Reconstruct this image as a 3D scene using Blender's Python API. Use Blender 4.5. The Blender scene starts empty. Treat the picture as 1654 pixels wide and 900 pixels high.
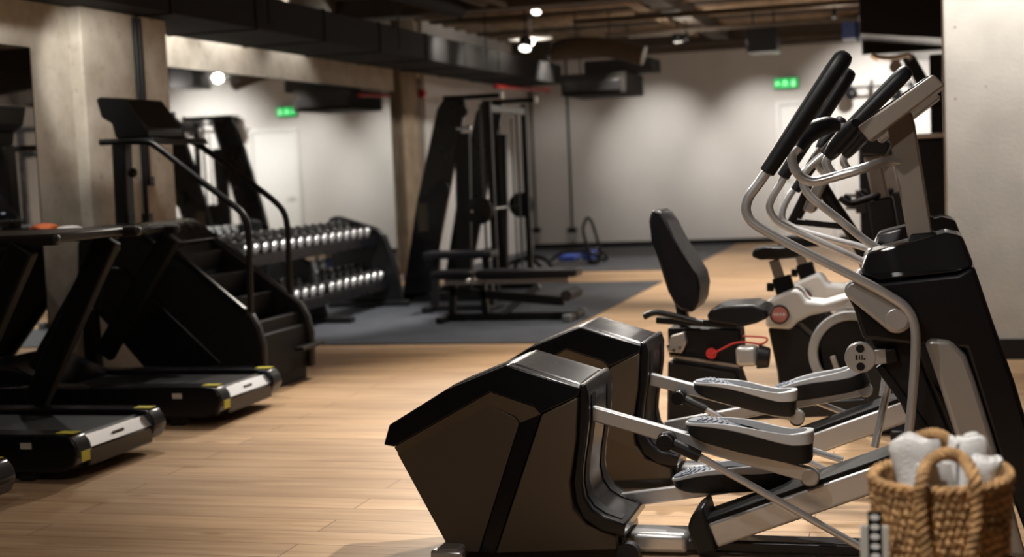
import bpy, math, random
from mathutils import Vector, Matrix
random.seed(7)
S = bpy.context.scene
COL = S.collection
# ------------------------------------------------------------------ camera
YAW, PITCH, ROLL = [math.radians(a) for a in (-15.982, -4.361, -2.508)]
FPX, CH = 2339.3, 1.40
_f = Vector((math.sin(YAW)*math.cos(PITCH), math.cos(YAW)*math.cos(PITCH), math.sin(PITCH)))
_r = Vector((math.cos(YAW), -math.sin(YAW), 0)); _u = _r.cross(_f)
RT = math.cos(ROLL)*_r + math.sin(ROLL)*_u
UP = -math.sin(ROLL)*_r + math.cos(ROLL)*_u
CAM = Vector((0, 0, CH))
cam = bpy.data.cameras.new('camera'); cob = bpy.data.objects.new('camera', cam); COL.objects.link(cob)
cob.matrix_world = Matrix(((RT.x, UP.x, -_f.x, 0), (RT.y, UP.y, -_f.y, 0), (RT.z, UP.z, -_f.z, CH), (0, 0, 0, 1)))
cam.sensor_fit = 'HORIZONTAL'; cam.sensor_width = 36; cam.lens = FPX*36/1654
cam.dof.use_dof = True; cam.dof.focus_distance = 5.15; cam.dof.aperture_fstop = 2.2
cam.clip_start = 0.05; cam.clip_end = 100
S.camera = cob
S.view_settings.view_transform = 'Standard'; S.view_settings.look = 'None'
S.view_settings.gamma = 1; S.view_settings.use_curve_mapping = False
S.view_settings.exposure = 0.0
w = bpy.data.worlds.new('world'); S.world = w; w.use_nodes = True
w.node_tree.nodes['Background'].inputs[0].default_value = (0.02, 0.02, 0.025, 1)
def ray(px, py): return _f + RT*((px-827)/FPX) - UP*((py-450)/FPX)
def at(px, py, Y):
    d = ray(px, py); return CAM + d*(Y/d.y)
def atz(px, py, z=0.0):
    d = ray(px, py); return CAM + d*((z-CH)/d.z)
def atx(px, py, X):
    d = ray(px, py); return CAM + d*(X/d.x)
# ------------------------------------------------------------------ lights
WARM = (1.0, 0.90, 0.78); NEUT = (1.0, 0.95, 0.88)
def spot(loc, target, watts, deg=70, blend=0.6, col=WARM, size=0.05):
    l = bpy.data.lights.new('spot_beam', 'SPOT'); l.energy = watts; l.color = col
    l.spot_size = math.radians(deg); l.spot_blend = blend; l.shadow_soft_size = size
    o = bpy.data.objects.new('spot_beam', l); COL.objects.link(o)
    o.location = loc; o.rotation_euler = (Vector(target)-Vector(loc)).to_track_quat('-Z', 'Y').to_euler()
    return o
SPOTS = [  # location, target, watts, cone, colour
    ((-4.15, 21.9, 3.08), (-4.15, 23.8, 1.5), 190, 62, NEUT),
    ((-2.45, 21.9, 3.08), (-2.45, 23.8, 1.5), 230, 62, NEUT),
    ((-0.55, 21.6, 3.0), (-0.55, 23.8, 1.8), 420, 80, NEUT),
    ((-5.8, 21.9, 3.05), (-5.8, 23.8, 1.3), 40, 62, NEUT),
    ((1.4, 22.5, 3.05), (1.2, 23.8, 1.2), 200, 110, NEUT),
    ((-6.30, 12.9, 3.42), (-6.40, 12.9, 0.0), 420, 110, NEUT),
    ((-6.30, 11.6, 3.42), (-6.40, 11.6, 0.0), 260, 100, NEUT),
    ((-6.30, 14.3, 3.42), (-6.40, 14.3, 0.0), 90, 90, NEUT),
    ((-4.9, 8.3, 2.62), (-5.66, 9.25, 2.1), 55, 60, NEUT),
    ((-4.9, 7.3, 2.9), (-5.75, 8.2, 2.4), 60, 75, NEUT),
    ((-4.4, 10.6, 3.1), (-5.7, 12.4, 0.5), 420, 55, NEUT),
    ((-4.2, 14.2, 3.1), (-5.6, 13.2, 0.5), 420, 55, NEUT),
    ((-3.4, 12.2, 3.1), (-4.2, 12.6, 0.0), 240, 75, NEUT),
    ((-4.0, 19.5, 3.1), (-3.8, 19.8, 0.0), 330, 80, WARM),
    ((-1.9, 16.0, 3.1), (-1.9, 16.4, 0.0), 620, 90, WARM),
    ((-1.2, 11.6, 3.1), (-1.4, 11.4, 0.0), 540, 90, WARM),
    ((-3.1, 9.6, 3.1), (-2.7, 8.8, 0.0), 330, 70, WARM),
    ((-4.6, 8.6, 3.1), (-4.1, 7.6, 0.0), 140, 65, NEUT),
    ((-2.1, 6.9, 3.1), (-1.9, 6.8, 0.0), 210, 75, WARM),
    ((-3.7, 12.4, 3.15), (-2.3, 6.6, 0.0), 650, 48, WARM),
    ((-0.9, 8.2, 3.1), (-0.8, 7.2, 0.2), 420, 80, NEUT),
    ((-0.6, 6.2, 3.1), (-0.5, 5.5, 0.3), 360, 85, NEUT),
    ((-1.6, 3.4, 3.1), (-0.3, 5.2, 0.9), 130, 50, NEUT),
    ((1.2, 7.6, 3.1), (0.8, 10.0, 1.0), 150, 80, NEUT),
    ((-0.3, 2.5, 3.1), (0.03, 3.22, 0.65), 260, 34, NEUT),  # added spot, out of view, to brighten basket and towels
    ((0.4, 9.2, 3.1), (0.2, 10.8, 0.8), 150, 75, NEUT),
    ((1.5, 17.5, 3.2), (1.6, 18.6, 1.0), 200, 100, NEUT),
    ((-4.6, 17.0, 3.1), (-6.3, 17.6, 1.6), 130, 80, NEUT),
    ((-4.9, 21.0, 3.1), (-6.4, 21.0, 1.4), 170, 90, NEUT),
    ((-5.0, 16.2, 2.9), (-6.4, 16.0, 2.6), 40, 90, NEUT),
    ((-1.2, 1.2, 3.2), (-1.4, 3.2, 0.2), 120, 110, NEUT),  # low fill added near the camera for the housing's near side
    ((-2.0, 14.5, 3.3), (-2.0, 14.5, 0.0), 80, 170, NEUT),  # wide fills from here on, added for ambient light
    ((-1.0, 19.0, 3.2), (-1.0, 19.0, 0.0), 120, 170, NEUT),
    ((-3.0, 6.0, 3.3), (-3.0, 6.0, 0.0), 40, 170, NEUT),
]
for a, b, wt, dg, c in SPOTS: spot(a, b, wt, dg, 1.0 if a[1] > 21 else 0.7, c)
# ------------------------------------------------------------------ materials
def mat(name, col, rough=0.5, metal=0.0, coat=0.0, emit=None, estr=0.0, spec=0.5, noise=0.0, nscale=20, bump=0.0, bscale=60):
    m = bpy.data.materials.new(name); m.use_nodes = True; nt = m.node_tree; b = nt.nodes['Principled BSDF']
    b.inputs['Base Color'].default_value = (*col, 1); b.inputs['Roughness'].default_value = rough
    b.inputs['Metallic'].default_value = metal; b.inputs['Coat Weight'].default_value = coat
    b.inputs['Coat Roughness'].default_value = 0.08
    b.inputs['Specular IOR Level'].default_value = spec
    if emit: b.inputs['Emission Color'].default_value = (*emit, 1); b.inputs['Emission Strength'].default_value = estr
    tc = nt.nodes.new('ShaderNodeTexCoord')
    n = nt.nodes.new('ShaderNodeTexNoise'); n.inputs['Scale'].default_value = nscale; n.inputs['Detail'].default_value = 5
    nt.links.new(tc.outputs['Object'], n.inputs['Vector'])
    if noise:
        r = nt.nodes.new('ShaderNodeValToRGB')
        r.color_ramp.elements[0].position = 0.3; r.color_ramp.elements[1].position = 0.7
        r.color_ramp.elements[0].color = (*[max(0, c*(1-noise)) for c in col], 1)
        r.color_ramp.elements[1].color = (*[min(1, c*(1+noise)) for c in col], 1)
        nt.links.new(n.outputs['Fac'], r.inputs['Fac']); nt.links.new(r.outputs['Color'], b.inputs['Base Color'])
    else:   # slight roughness variation
        mr = nt.nodes.new('ShaderNodeMapRange'); mr.inputs['To Min'].default_value = max(0, rough-0.05); mr.inputs['To Max'].default_value = min(1, rough+0.05)
        nt.links.new(n.outputs['Fac'], mr.inputs['Value']); nt.links.new(mr.outputs['Result'], b.inputs['Roughness'])
    if bump:
        n2 = nt.nodes.new('ShaderNodeTexNoise'); n2.inputs['Scale'].default_value = bscale; n2.inputs['Detail'].default_value = 4
        nt.links.new(tc.outputs['Object'], n2.inputs['Vector'])
        bp = nt.nodes.new('ShaderNodeBump'); bp.inputs['Strength'].default_value = bump; bp.inputs['Distance'].default_value = 0.01
        nt.links.new(n2.outputs['Fac'], bp.inputs['Height']); nt.links.new(bp.outputs['Normal'], b.inputs['Normal'])
    return m
M = dict(
    gloss=mat('black_gloss_plastic', (0.005, 0.005, 0.007), 0.27, nscale=2, spec=0.4),
    satin=mat('black_satin_plastic', (0.009, 0.0085, 0.009), 0.42, spec=0.35),
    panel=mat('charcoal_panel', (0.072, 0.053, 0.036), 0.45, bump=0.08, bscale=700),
    matte=mat('black_matte', (0.004, 0.004, 0.0045), 0.6, spec=0.2),
    dark=mat('black_powder_coat', (0.006, 0.006, 0.007), 0.4, spec=0.35),
    rubber=mat('black_rubber', (0.010, 0.010, 0.012), 0.6, spec=0.35),
    vinyl=mat('black_vinyl', (0.006, 0.006, 0.008), 0.40, spec=0.3),
    silver=mat('silver_paint', (0.44, 0.43, 0.42), 0.34, metal=0.6, nscale=1.2),
    alu=mat('brushed_aluminium', (0.58, 0.58, 0.59), 0.30, metal=0.7, nscale=1.2),
    chrome=mat('chrome', (0.9, 0.9, 0.9), 0.12, metal=1.0),
    mast=mat('champagne_metal', (0.27, 0.23, 0.195), 0.42, metal=0.3, nscale=1.2),
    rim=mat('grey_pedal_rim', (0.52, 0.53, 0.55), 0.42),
    tread=mat('blue_grey_tread', (0.16, 0.18, 0.22), 0.5),
    white=mat('white_plastic', (0.80, 0.80, 0.79), 0.35),
    offw=mat('ivory_plastic', (0.55, 0.53, 0.48), 0.5),
    mat_rubber=mat('gym_mat_rubber', (0.042, 0.047, 0.058), 0.62, noise=0.25, nscale=3, bump=0.15, bscale=200),
    mirror=mat('mirror_glass', (0.88, 0.9, 0.9), 0.0, metal=1.0),
    backw=mat('painted_wall', (0.66, 0.64, 0.62), 0.85, noise=0.03, nscale=2),
    concrete=mat('dark_concrete', (0.26, 0.20, 0.14), 0.9, noise=0.25, nscale=4, bump=0.3, bscale=30),
    ceil=mat('ceiling_brown', (0.34, 0.25, 0.17), 0.9, noise=0.3, nscale=6),
    beam=mat('ceiling_beam', (0.06, 0.045, 0.033), 0.8, noise=0.2, nscale=5),
    duct=mat('duct_black', (0.008, 0.007, 0.006), 0.75, spec=0.2, noise=0.15, nscale=6),
    galv=mat('duct_glossy', (0.03, 0.03, 0.034), 0.25, metal=0.6),
    red=mat('red_paint', (0.45, 0.02, 0.015), 0.4),
    orange=mat('orange_cloth', (0.75, 0.16, 0.03), 0.7),
    blue=mat('blue_vinyl', (0.03, 0.07, 0.35), 0.45),
    yellow=mat('yellow_sticker', (0.55, 0.50, 0.05), 0.5),
    pink=mat('red_badge', (0.62, 0.22, 0.20), 0.5),
    screen=mat('dark_screen', (0.012, 0.018, 0.035), 0.15, coat=0.5),
    icon=mat('screen_icons', (0.6, 0.65, 0.7), 0.4, emit=(0.6, 0.75, 0.9), estr=0.15),
    green=mat('exit_green', (0.0, 0.3, 0.06), 0.4, emit=(0.0, 0.6, 0.12), estr=0.8),
    greenw=mat('exit_pictogram', (0.7, 1, 0.75), 0.4, emit=(0.35, 1.0, 0.45), estr=0.9),
    lens=mat('lamp_lens', (1, 1, 1), 0.4, emit=(1, 0.93, 0.82), estr=5),
    towel=mat('white_terry', (0.88, 0.87, 0.86), 0.95, bump=0.8, bscale=260),
    capm=mat('polished_end', (0.85, 0.86, 0.88), 0.25, metal=0.5),
    navy=mat('navy_blue_metal', (0.02, 0.045, 0.17), 0.35, metal=0.3),
    greym=mat('grey_steel', (0.10, 0.11, 0.115), 0.4),
    cord=mat('thin_black_cord', (0.02, 0.02, 0.02), 0.6),
)
def wood_floor():
    m = bpy.data.materials.new('oak_plank_floor'); m.use_nodes = True; nt = m.node_tree; N = nt.nodes.new; L = nt.links.new
    b = nt.nodes['Principled BSDF']; tc = N('ShaderNodeTexCoord')
    br = N('ShaderNodeTexBrick'); br.offset = 0.37; br.inputs['Scale'].default_value = 1
    br.inputs['Brick Width'].default_value = 1.9; br.inputs['Row Height'].default_value = 0.19
    br.inputs['Mortar Size'].default_value = 0.0025; br.inputs['Color1'].default_value = (0, 0, 0, 1); br.inputs['Color2'].default_value = (1, 1, 1, 1)
    br.inputs['Mortar'].default_value = (0.5, 0.5, 0.5, 1); L(tc.outputs['Object'], br.inputs['Vector'])
    mp = N('ShaderNodeMapping'); mp.inputs['Scale'].default_value = (1.0, 14, 1); L(tc.outputs['Object'], mp.inputs['Vector'])
    n = N('ShaderNodeTexNoise'); n.inputs['Scale'].default_value = 1.6; n.inputs['Detail'].default_value = 8; n.inputs['Distortion'].default_value = 0.6
    L(mp.outputs['Vector'], n.inputs['Vector'])
    n3 = N('ShaderNodeTexNoise'); n3.inputs['Scale'].default_value = 0.9; n3.inputs['Detail'].default_value = 3
    mp3 = N('ShaderNodeMapping'); mp3.inputs['Scale'].default_value = (1, 3, 1); L(tc.outputs['Object'], mp3.inputs['Vector']); L(mp3.outputs['Vector'], n3.inputs['Vector'])
    r1 = N('ShaderNodeValToRGB'); e = r1.color_ramp.elements
    e[0].position = 0.30; e[0].color = (0.44, 0.285, 0.165, 1); e[1].position = 0.66; e[1].color = (0.60, 0.42, 0.262, 1)
    L(n.outputs['Fac'], r1.inputs['Fac'])
    mx = N('ShaderNodeMix'); mx.data_type = 'RGBA'; mx.blend_type = 'MULTIPLY'; mx.inputs[0].default_value = 1
    r2 = N('ShaderNodeValToRGB'); r2.color_ramp.elements[0].color = (0.86, 0.84, 0.82, 1); r2.color_ramp.elements[1].color = (1.08, 1.06, 1.03, 1)
    L(br.outputs['Color'], r2.inputs['Fac']); L(r1.outputs['Color'], mx.inputs[6]); L(r2.outputs['Color'], mx.inputs[7])
    # knots
    vo = N('ShaderNodeTexVoronoi'); vo.inputs['Scale'].default_value = 1.5; mpv = N('ShaderNodeMapping'); mpv.inputs['Scale'].default_value = (0.8, 2.6, 1)
    L(tc.outputs['Object'], mpv.inputs['Vector']); L(mpv.outputs['Vector'], vo.inputs['Vector'])
    rk = N('ShaderNodeValToRGB'); rk.color_ramp.elements[0].position = 0.03; rk.color_ramp.elements[0].color = (0.5, 0.42, 0.36, 1); rk.color_ramp.elements[1].position = 0.10
    L(vo.outputs['Distance'], rk.inputs['Fac'])
    mk = N('ShaderNodeMix'); mk.data_type = 'RGBA'; mk.blend_type = 'MULTIPLY'; mk.inputs[0].default_value = 0.8
    L(mx.outputs[2], mk.inputs[6]); L(rk.outputs['Color'], mk.inputs[7])
    m3 = N('ShaderNodeMix'); m3.data_type = 'RGBA'; m3.blend_type = 'MULTIPLY'; m3.inputs[0].default_value = 1
    r3 = N('ShaderNodeValToRGB'); r3.color_ramp.elements[0].position = 0.35; r3.color_ramp.elements[0].color = (0.8, 0.78, 0.76, 1); r3.color_ramp.elements[1].position = 0.65
    L(n3.outputs['Fac'], r3.inputs['Fac']); L(mk.outputs[2], m3.inputs[6]); L(r3.outputs['Color'], m3.inputs[7])
    mm = N('ShaderNodeMix'); mm.data_type = 'RGBA'; mm.inputs[7].default_value = (0.16, 0.09, 0.05, 1)
    L(br.outputs['Fac'], mm.inputs[0]); L(m3.outputs[2], mm.inputs[6]); L(mm.outputs[2], b.inputs['Base Color'])
    b.inputs['Roughness'].default_value = 0.5; b.inputs['Specular IOR Level'].default_value = 0.3
    return m
def concrete_wall():
    m = bpy.data.materials.new('board_marked_concrete'); m.use_nodes = True; nt = m.node_tree; N = nt.nodes.new; L = nt.links.new
    b = nt.nodes['Principled BSDF']; tc = N('ShaderNodeTexCoord')
    n = N('ShaderNodeTexNoise'); n.inputs['Scale'].default_value = 2.2; n.inputs['Detail'].default_value = 9; n.inputs['Roughness'].default_value = 0.65
    L(tc.outputs['Object'], n.inputs['Vector'])
    r = N('ShaderNodeValToRGB'); e = r.color_ramp.elements
    e[0].position = 0.3; e[0].color = (0.34, 0.29, 0.23, 1); e[1].position = 0.65; e[1].color = (0.60, 0.555, 0.48, 1)
    L(n.outputs['Fac'], r.inputs['Fac'])
    n2 = N('ShaderNodeTexNoise'); n2.inputs['Scale'].default_value = 14; n2.inputs['Detail'].default_value = 3; L(tc.outputs['Object'], n2.inputs['Vector'])
    r2 = N('ShaderNodeValToRGB'); r2.color_ramp.elements[0].position = 0.22; r2.color_ramp.elements[0].color = (0.55, 0.5, 0.45, 1); r2.color_ramp.elements[1].position = 0.36
    L(n2.outputs['Fac'], r2.inputs['Fac'])
    mx = N('ShaderNodeMix'); mx.data_type = 'RGBA'; mx.blend_type = 'MULTIPLY'; mx.inputs[0].default_value = 1
    L(r.outputs['Color'], mx.inputs[6]); L(r2.outputs['Color'], mx.inputs[7]); L(mx.outputs[2], b.inputs['Base Color'])
    b.inputs['Roughness'].default_value = 0.85
    bp = N('ShaderNodeBump'); bp.inputs['Strength'].default_value = 0.3; bp.inputs['Distance'].default_value = 0.02
    L(n.outputs['Fac'], bp.inputs['Height']); L(bp.outputs['Normal'], b.inputs['Normal'])
    return m
def light_concrete():
    m = mat('smooth_grey_concrete', (0.42, 0.40, 0.37), 0.8, noise=0.10, nscale=3, bump=0.25, bscale=40)
    nt = m.node_tree; N = nt.nodes.new; L = nt.links.new; b = nt.nodes['Principled BSDF']; src = b.inputs['Base Color'].links[0].from_socket
    tc = N('ShaderNodeTexCoord'); v = N('ShaderNodeTexVoronoi'); v.inputs['Scale'].default_value = 6; L(tc.outputs['Object'], v.inputs['Vector'])
    r = N('ShaderNodeValToRGB'); r.color_ramp.elements[0].position = 0.05; r.color_ramp.elements[0].color = (0.35, 0.3, 0.26, 1); r.color_ramp.elements[1].position = 0.09
    L(v.outputs['Distance'], r.inputs['Fac'])
    mx = N('ShaderNodeMix'); mx.data_type = 'RGBA'; mx.blend_type = 'MULTIPLY'; mx.inputs[0].default_value = 0.8
    L(src, mx.inputs[6]); L(r.outputs['Color'], mx.inputs[7]); L(mx.outputs[2], b.inputs['Base Color'])
    return m
def wicker():
    m = mat('woven_seagrass', (0.44, 0.255, 0.11), 0.75, noise=0.45, nscale=28, bump=0.5, bscale=160)
    return m
M['floor'] = wood_floor(); M['conc'] = concrete_wall(); M['pillar'] = light_concrete(); M['wicker'] = wicker()
# ------------------------------------------------------------------ mesh helpers
class MB:
    def __init__(s): s.v = []; s.f = []
    def add(s, vs, fs):
        k = len(s.v); s.v += [Vector(v) for v in vs]; s.f += [tuple(i+k for i in f) for f in fs]; return s
    def loft(s, loops, closed=True, caps=True):
        n = len(loops[0]); vs = [p for l in loops for p in l]; fs = []
        for a in range(len(loops)-1):
            for i in range(n if closed else n-1):
                j = (i+1) % n; fs.append((a*n+i, a*n+j, (a+1)*n+j, (a+1)*n+i))
        if caps: fs.append(tuple(range(n))[::-1]); fs.append(tuple((len(loops)-1)*n+i for i in range(n)))
        return s.add(vs, fs)
    def box(s, c, d, rot=None):
        c = Vector(c); vs = []
        for z in (-1, 1):
            for x, y in ((-1, -1), (1, -1), (1, 1), (-1, 1)):
                p = Vector((x*d[0]/2, y*d[1]/2, z*d[2]/2))
                if rot is not None: p = rot @ p
                vs.append(c+p)
        return s.add(vs, [(3, 2, 1, 0), (4, 5, 6, 7), (0, 1, 5, 4), (1, 2, 6, 5), (2, 3, 7, 6), (3, 0, 4, 7)])
    def bb(s, a, b):
        a = Vector(a); b = Vector(b); return s.box((a+b)/2, [abs(b[i]-a[i]) for i in range(3)])
    def bar(s, a, b, wy, h):   # rectangular bar from a to b; wy across, h the other
        a = Vector(a); b = Vector(b); d = (b-a).normalized()
        side = Vector((0, 1, 0)) if abs(d.y) < 0.9 else Vector((1, 0, 0))
        up = d.cross(side).normalized(); side = up.cross(d).normalized()
        lp = lambda p: [p+side*(x*wy/2)+up*(z*h/2) for x, z in ((-1, -1), (1, -1), (1, 1), (-1, 1))]
        return s.loft([lp(a), lp(b)])
    def tube(s, pts, r, seg=12, smooth=0, caps=True, closed=False):
        pts = [Vector(p) for p in pts]
        rs = r if isinstance(r, (list, tuple)) else [r]*len(pts)
        if smooth:
            q = []; qr = []; n = len(pts); rng = n if closed else n-1
            for i in range(rng):
                if closed: p0, p1, p2, p3 = pts[(i-1) % n], pts[i], pts[(i+1) % n], pts[(i+2) % n]
                else: p0, p1, p2, p3 = pts[max(i-1, 0)], pts[i], pts[i+1], pts[min(i+2, n-1)]
                for k in range(smooth):
                    t = k/smooth
                    q.append(0.5*((2*p1)+(p2-p0)*t+(2*p0-5*p1+4*p2-p3)*t*t+(3*p1-p0-3*p2+p3)*t**3))
                    qr.append(rs[i]*(1-t)+rs[(i+1) % n]*t)
            if not closed: q.append(pts[-1]); qr.append(rs[-1])
            pts, rs = q, qr
        n = len(pts); loops = []; up = None
        for i in range(n):
            if closed: t = (pts[(i+1) % n]-pts[i-1]).normalized()
            else: t = (pts[min(i+1, n-1)]-pts[max(i-1, 0)]).normalized()
            if up is None: up = t.orthogonal().normalized()
            up = (up-t*up.dot(t)).normalized(); sd = t.cross(up)
            loops.append([pts[i]+(up*math.cos(a)+sd*math.sin(a))*rs[i] for a in [2*math.pi*k/seg for k in range(seg)]])
        if closed: loops.append(loops[0]); caps = False
        return s.loft(loops, caps=caps)
    def cyl(s, a, b, r, r2=None, seg=24): return s.tube([a, b], [r, r if r2 is None else r2], seg)
    def sphere(s, c, r, seg=14, sc=(1, 1, 1)):
        c = Vector(c); n = seg//2; loops = []
        for i in range(1, n):
            t = math.pi*i/n; loops.append([c+Vector((r*sc[0]*math.sin(t)*math.cos(p), r*sc[1]*math.sin(t)*math.sin(p), -r*sc[2]*math.cos(t))) for p in [2*math.pi*k/seg for k in range(seg)]])
        return s.loft(loops)
    def prism(s, poly, y0, y1, ins=None):   # poly: xz points (Vectors), extruded along Y with a per-vertex inset
        ins = ins or [0]*len(poly)
        a = [Vector((p.x, y0+i, p.z)) for p, i in zip(poly, ins)]; b = [Vector((p.x, y1-i, p.z)) for p, i in zip(poly, ins)]
        return s.loft([a, b])
    def disc_y(s, c, r, y0, y1, seg=32): return s.cyl((c.x, y0, c.z), (c.x, y1, c.z), r, seg=seg)
    def ring_y(s, c, ro, ri, y0, y1, seg=40, a0=0, a1=2*math.pi):
        full = abs(a1-a0-2*math.pi) < 1e-6; n = seg if full else seg+1; L = []
        for k in range(n):
            a = a0+(a1-a0)*k/seg; ca, sa = math.cos(a), math.sin(a)
            L.append([Vector((c.x+ro*ca, y0, c.z+ro*sa)), Vector((c.x+ro*ca, y1, c.z+ro*sa)), Vector((c.x+ri*ca, y1, c.z+ri*sa)), Vector((c.x+ri*ca, y0, c.z+ri*sa))])
        if full: L.append(L[0])
        return s.loft(L, caps=not full)
def wloc(o):
    v = Vector((0, 0, 0))
    while o: v += o.location; o = o.parent
    return v
def tag(o, label=None, cat=None, group=None, kind=None):
    if label: o['label'] = label
    if cat: o['category'] = cat
    if group: o['group'] = group
    if kind: o['kind'] = kind
    return o
def obj(name, mb, m, parent=None, bevel=0.0, seg=2, smooth=True, label=None, sub=0):
    me = bpy.data.meshes.new(name); off = wloc(parent) if parent else Vector((0, 0, 0))
    if not parent:      # origin at the base of the mesh
        xs = [v.x for v in mb.v]; ys = [v.y for v in mb.v]; zs = [v.z for v in mb.v]
        off = Vector(((min(xs)+max(xs))/2, (min(ys)+max(ys))/2, min(zs)))
        o_loc = off
    else: o_loc = Vector((0, 0, 0))
    me.from_pydata([tuple(v-off) for v in mb.v], [], mb.f); me.validate()
    import bmesh
    bm = bmesh.new(); bm.from_mesh(me); bmesh.ops.recalc_face_normals(bm, faces=bm.faces); bm.to_mesh(me); bm.free()
    me.materials.append(m)
    o = bpy.data.objects.new(name, me); COL.objects.link(o); o.location = o_loc
    if parent: o.parent = parent
    if smooth: me.shade_smooth(); me.set_sharp_from_angle(angle=math.radians(38))
    if bevel:
        md = o.modifiers.new('bevel', 'BEVEL'); md.width = bevel; md.segments = seg; md.limit_method = 'ANGLE'; md.angle_limit = math.radians(30); md.harden_normals = False
    if sub:
        md = o.modifiers.new('sub', 'SUBSURF'); md.levels = sub; md.render_levels = sub
    if label: o['label'] = label
    return o
def thing(name, loc, label, cat, group=None):
    o = bpy.data.objects.new(name, None); COL.objects.link(o); o.location = loc; o.empty_display_size = 0.1
    return tag(o, label, cat, group)
def copy_tree(o, parent=None):
    c = o.copy(); COL.objects.link(c)
    if parent: c.parent = parent
    for ch in list(o.children): copy_tree(ch, c)
    return c
def struct(name, mb, m, bevel=0.0, smooth=False):
    o = obj(name, mb, m, None, bevel, smooth=smooth); o['kind'] = 'structure'; return o
V = Vector
# ------------------------------------------------------------------ the room
XL, XR, YN, YB, ZC = -6.46, 3.2, -2.0, 23.8, 3.5
struct('floor', MB().bb((XL-0.2, YN-0.2, -0.1), (XR+0.2, YB+0.2, 0)), M['floor'])
struct('ceiling', MB().bb((XL-0.2, YN-0.2, ZC), (XR+0.2, YB+0.2, ZC+0.15)), M['ceil'])
struct('wall_left', MB().bb((XL-0.2, YN-0.2, 0), (XL, YB+0.2, ZC)), M['conc'])
struct('wall_right', MB().bb((XR, YN-0.2, 0), (XR+0.2, YB+0.2, ZC)), M['backw'])
struct('wall_back', MB().bb((XL, YB, 0), (XR, YB+0.2, ZC)), M['backw'])
struct('wall_front', MB().bb((XL, YN-0.2, 0), (XR, YN, ZC)), M['backw'])
struct('baseboard_back', MB().bb((XL, YB-0.02, 0), (XR, YB, 0.09)), M['dark'])
# white door in the back wall
dl = at(1253, 165, YB); dr = dl.x+0.95; dz = dl.z
door = struct('door_1', MB().bb((dl.x+0.07, YB-0.035, 0.01), (dr-0.07, YB-0.003, dz-0.06)), M['white'], 0.004)
obj('door_frame', MB().bb((dl.x, YB-0.05, 0), (dl.x+0.06, YB-0.002, dz)).bb((dr-0.06, YB-0.05, 0), (dr, YB-0.002, dz)).bb((dl.x+0.06, YB-0.05, dz-0.05), (dr-0.06, YB-0.002, dz)), M['white'], door, 0.004)
obj('door_handle', MB().cyl((dl.x+0.14, YB-0.035, 1.05), (dl.x+0.14, YB-0.09, 1.05), 0.012).tube([(dl.x+0.14, YB-0.09, 1.05), (dl.x+0.26, YB-0.09, 1.05)], 0.01), M['alu'], door)
# columns against the left wall
XW = -5.75
struct('wall_left', MB().bb((XL, 18.5, 0), (XL+0.06, YB, ZC)), M['backw'])
struct('wall_left', MB().bb((XL, YN, 0), (XW, 9.06, ZC)), M['conc'])
c1 = MB().bb((XL, 9.06, 0), (-5.66, 10.27, ZC)); struct('column', c1, M['conc'], 0.015)
struct('column', MB().bb((XL, 17.5, 0), (-6.36, 18.08, ZC)), M['concrete'], 0.015)
# pillar on the right
pl = 0.145
struct('pillar', MB().bb((pl, 10.0, 0), (2.2, 10.7, ZC)), M['pillar'], 0.012)
struct('baseboard_right', MB().bb((pl-0.012, 9.985, 0), (2.2, 9.998, 0.135)), M['dark'])
# ceiling joists, beams
for k in range(26):
    y = 10.2+k*0.54
    struct('trim_%d' % (k+1), MB().bb((XL, y, ZC-0.10), (XR, y+0.16, ZC)), M['ceil'] if k % 4 else M['beam'])
struct('beam', MB().bb((XL, 22.9, 3.12), (XR, 23.25, ZC)), M['beam'], 0.01)
struct('beam', MB().bb((XL, 15.7, 3.18), (XR, 16.1, ZC)), M['beam'], 0.01)
struct('beam', MB().bb((-3.1, 16.3, 3.25), (-2.85, 22.85, 3.42)), M['beam'], 0.01)
# mirrors on the left wall
def mirror(y0, y1, z0, z1, label, XL=XL):
    t = thing('wall_mirror', (XL, (y0+y1)/2, z0), label, 'mirror')
    obj('mirror_glass', MB().bb((XL+0.003, y0, z0), (XL+0.012, y1, z1)), M['mirror'], t, smooth=False)
    obj('mirror_edge', MB().bb((XL, y0-0.008, z0-0.008), (XL+0.013, y0, z1+0.008)).bb((XL, y1, z0-0.008), (XL+0.013, y1+0.008, z1+0.008)).bb((XL, y0, z1), (XL+0.013, y1, z1+0.008)).bb((XL, y0, z0-0.008), (XL+0.013, y1, z0)), M['dark'], t, smooth=False)
mirror(5.0, 8.55, 0.08, 2.34, 'wall mirror at the left photo edge, on the near side of the concrete column', XW)
mirror(10.4, 17.45, 0.12, 2.425, 'long wall mirror behind the dumbbell rack')
# rubber mats
tag(obj('rubber_mat', MB().bb((-6.40, 11.05, 0), (-2.95, 16.72, 0.012)), M['mat_rubber'], None, 0.004), 'large dark grey rubber floor mat under the dumbbell rack and bench', 'mat')
tag(obj('rubber_mat', MB().bb((-6.40, 18.5, 0), (-2.96, 23.7, 0.012)), M['mat_rubber'], None, 0.004), 'dark grey rubber floor mat against the back wall', 'mat')
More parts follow.
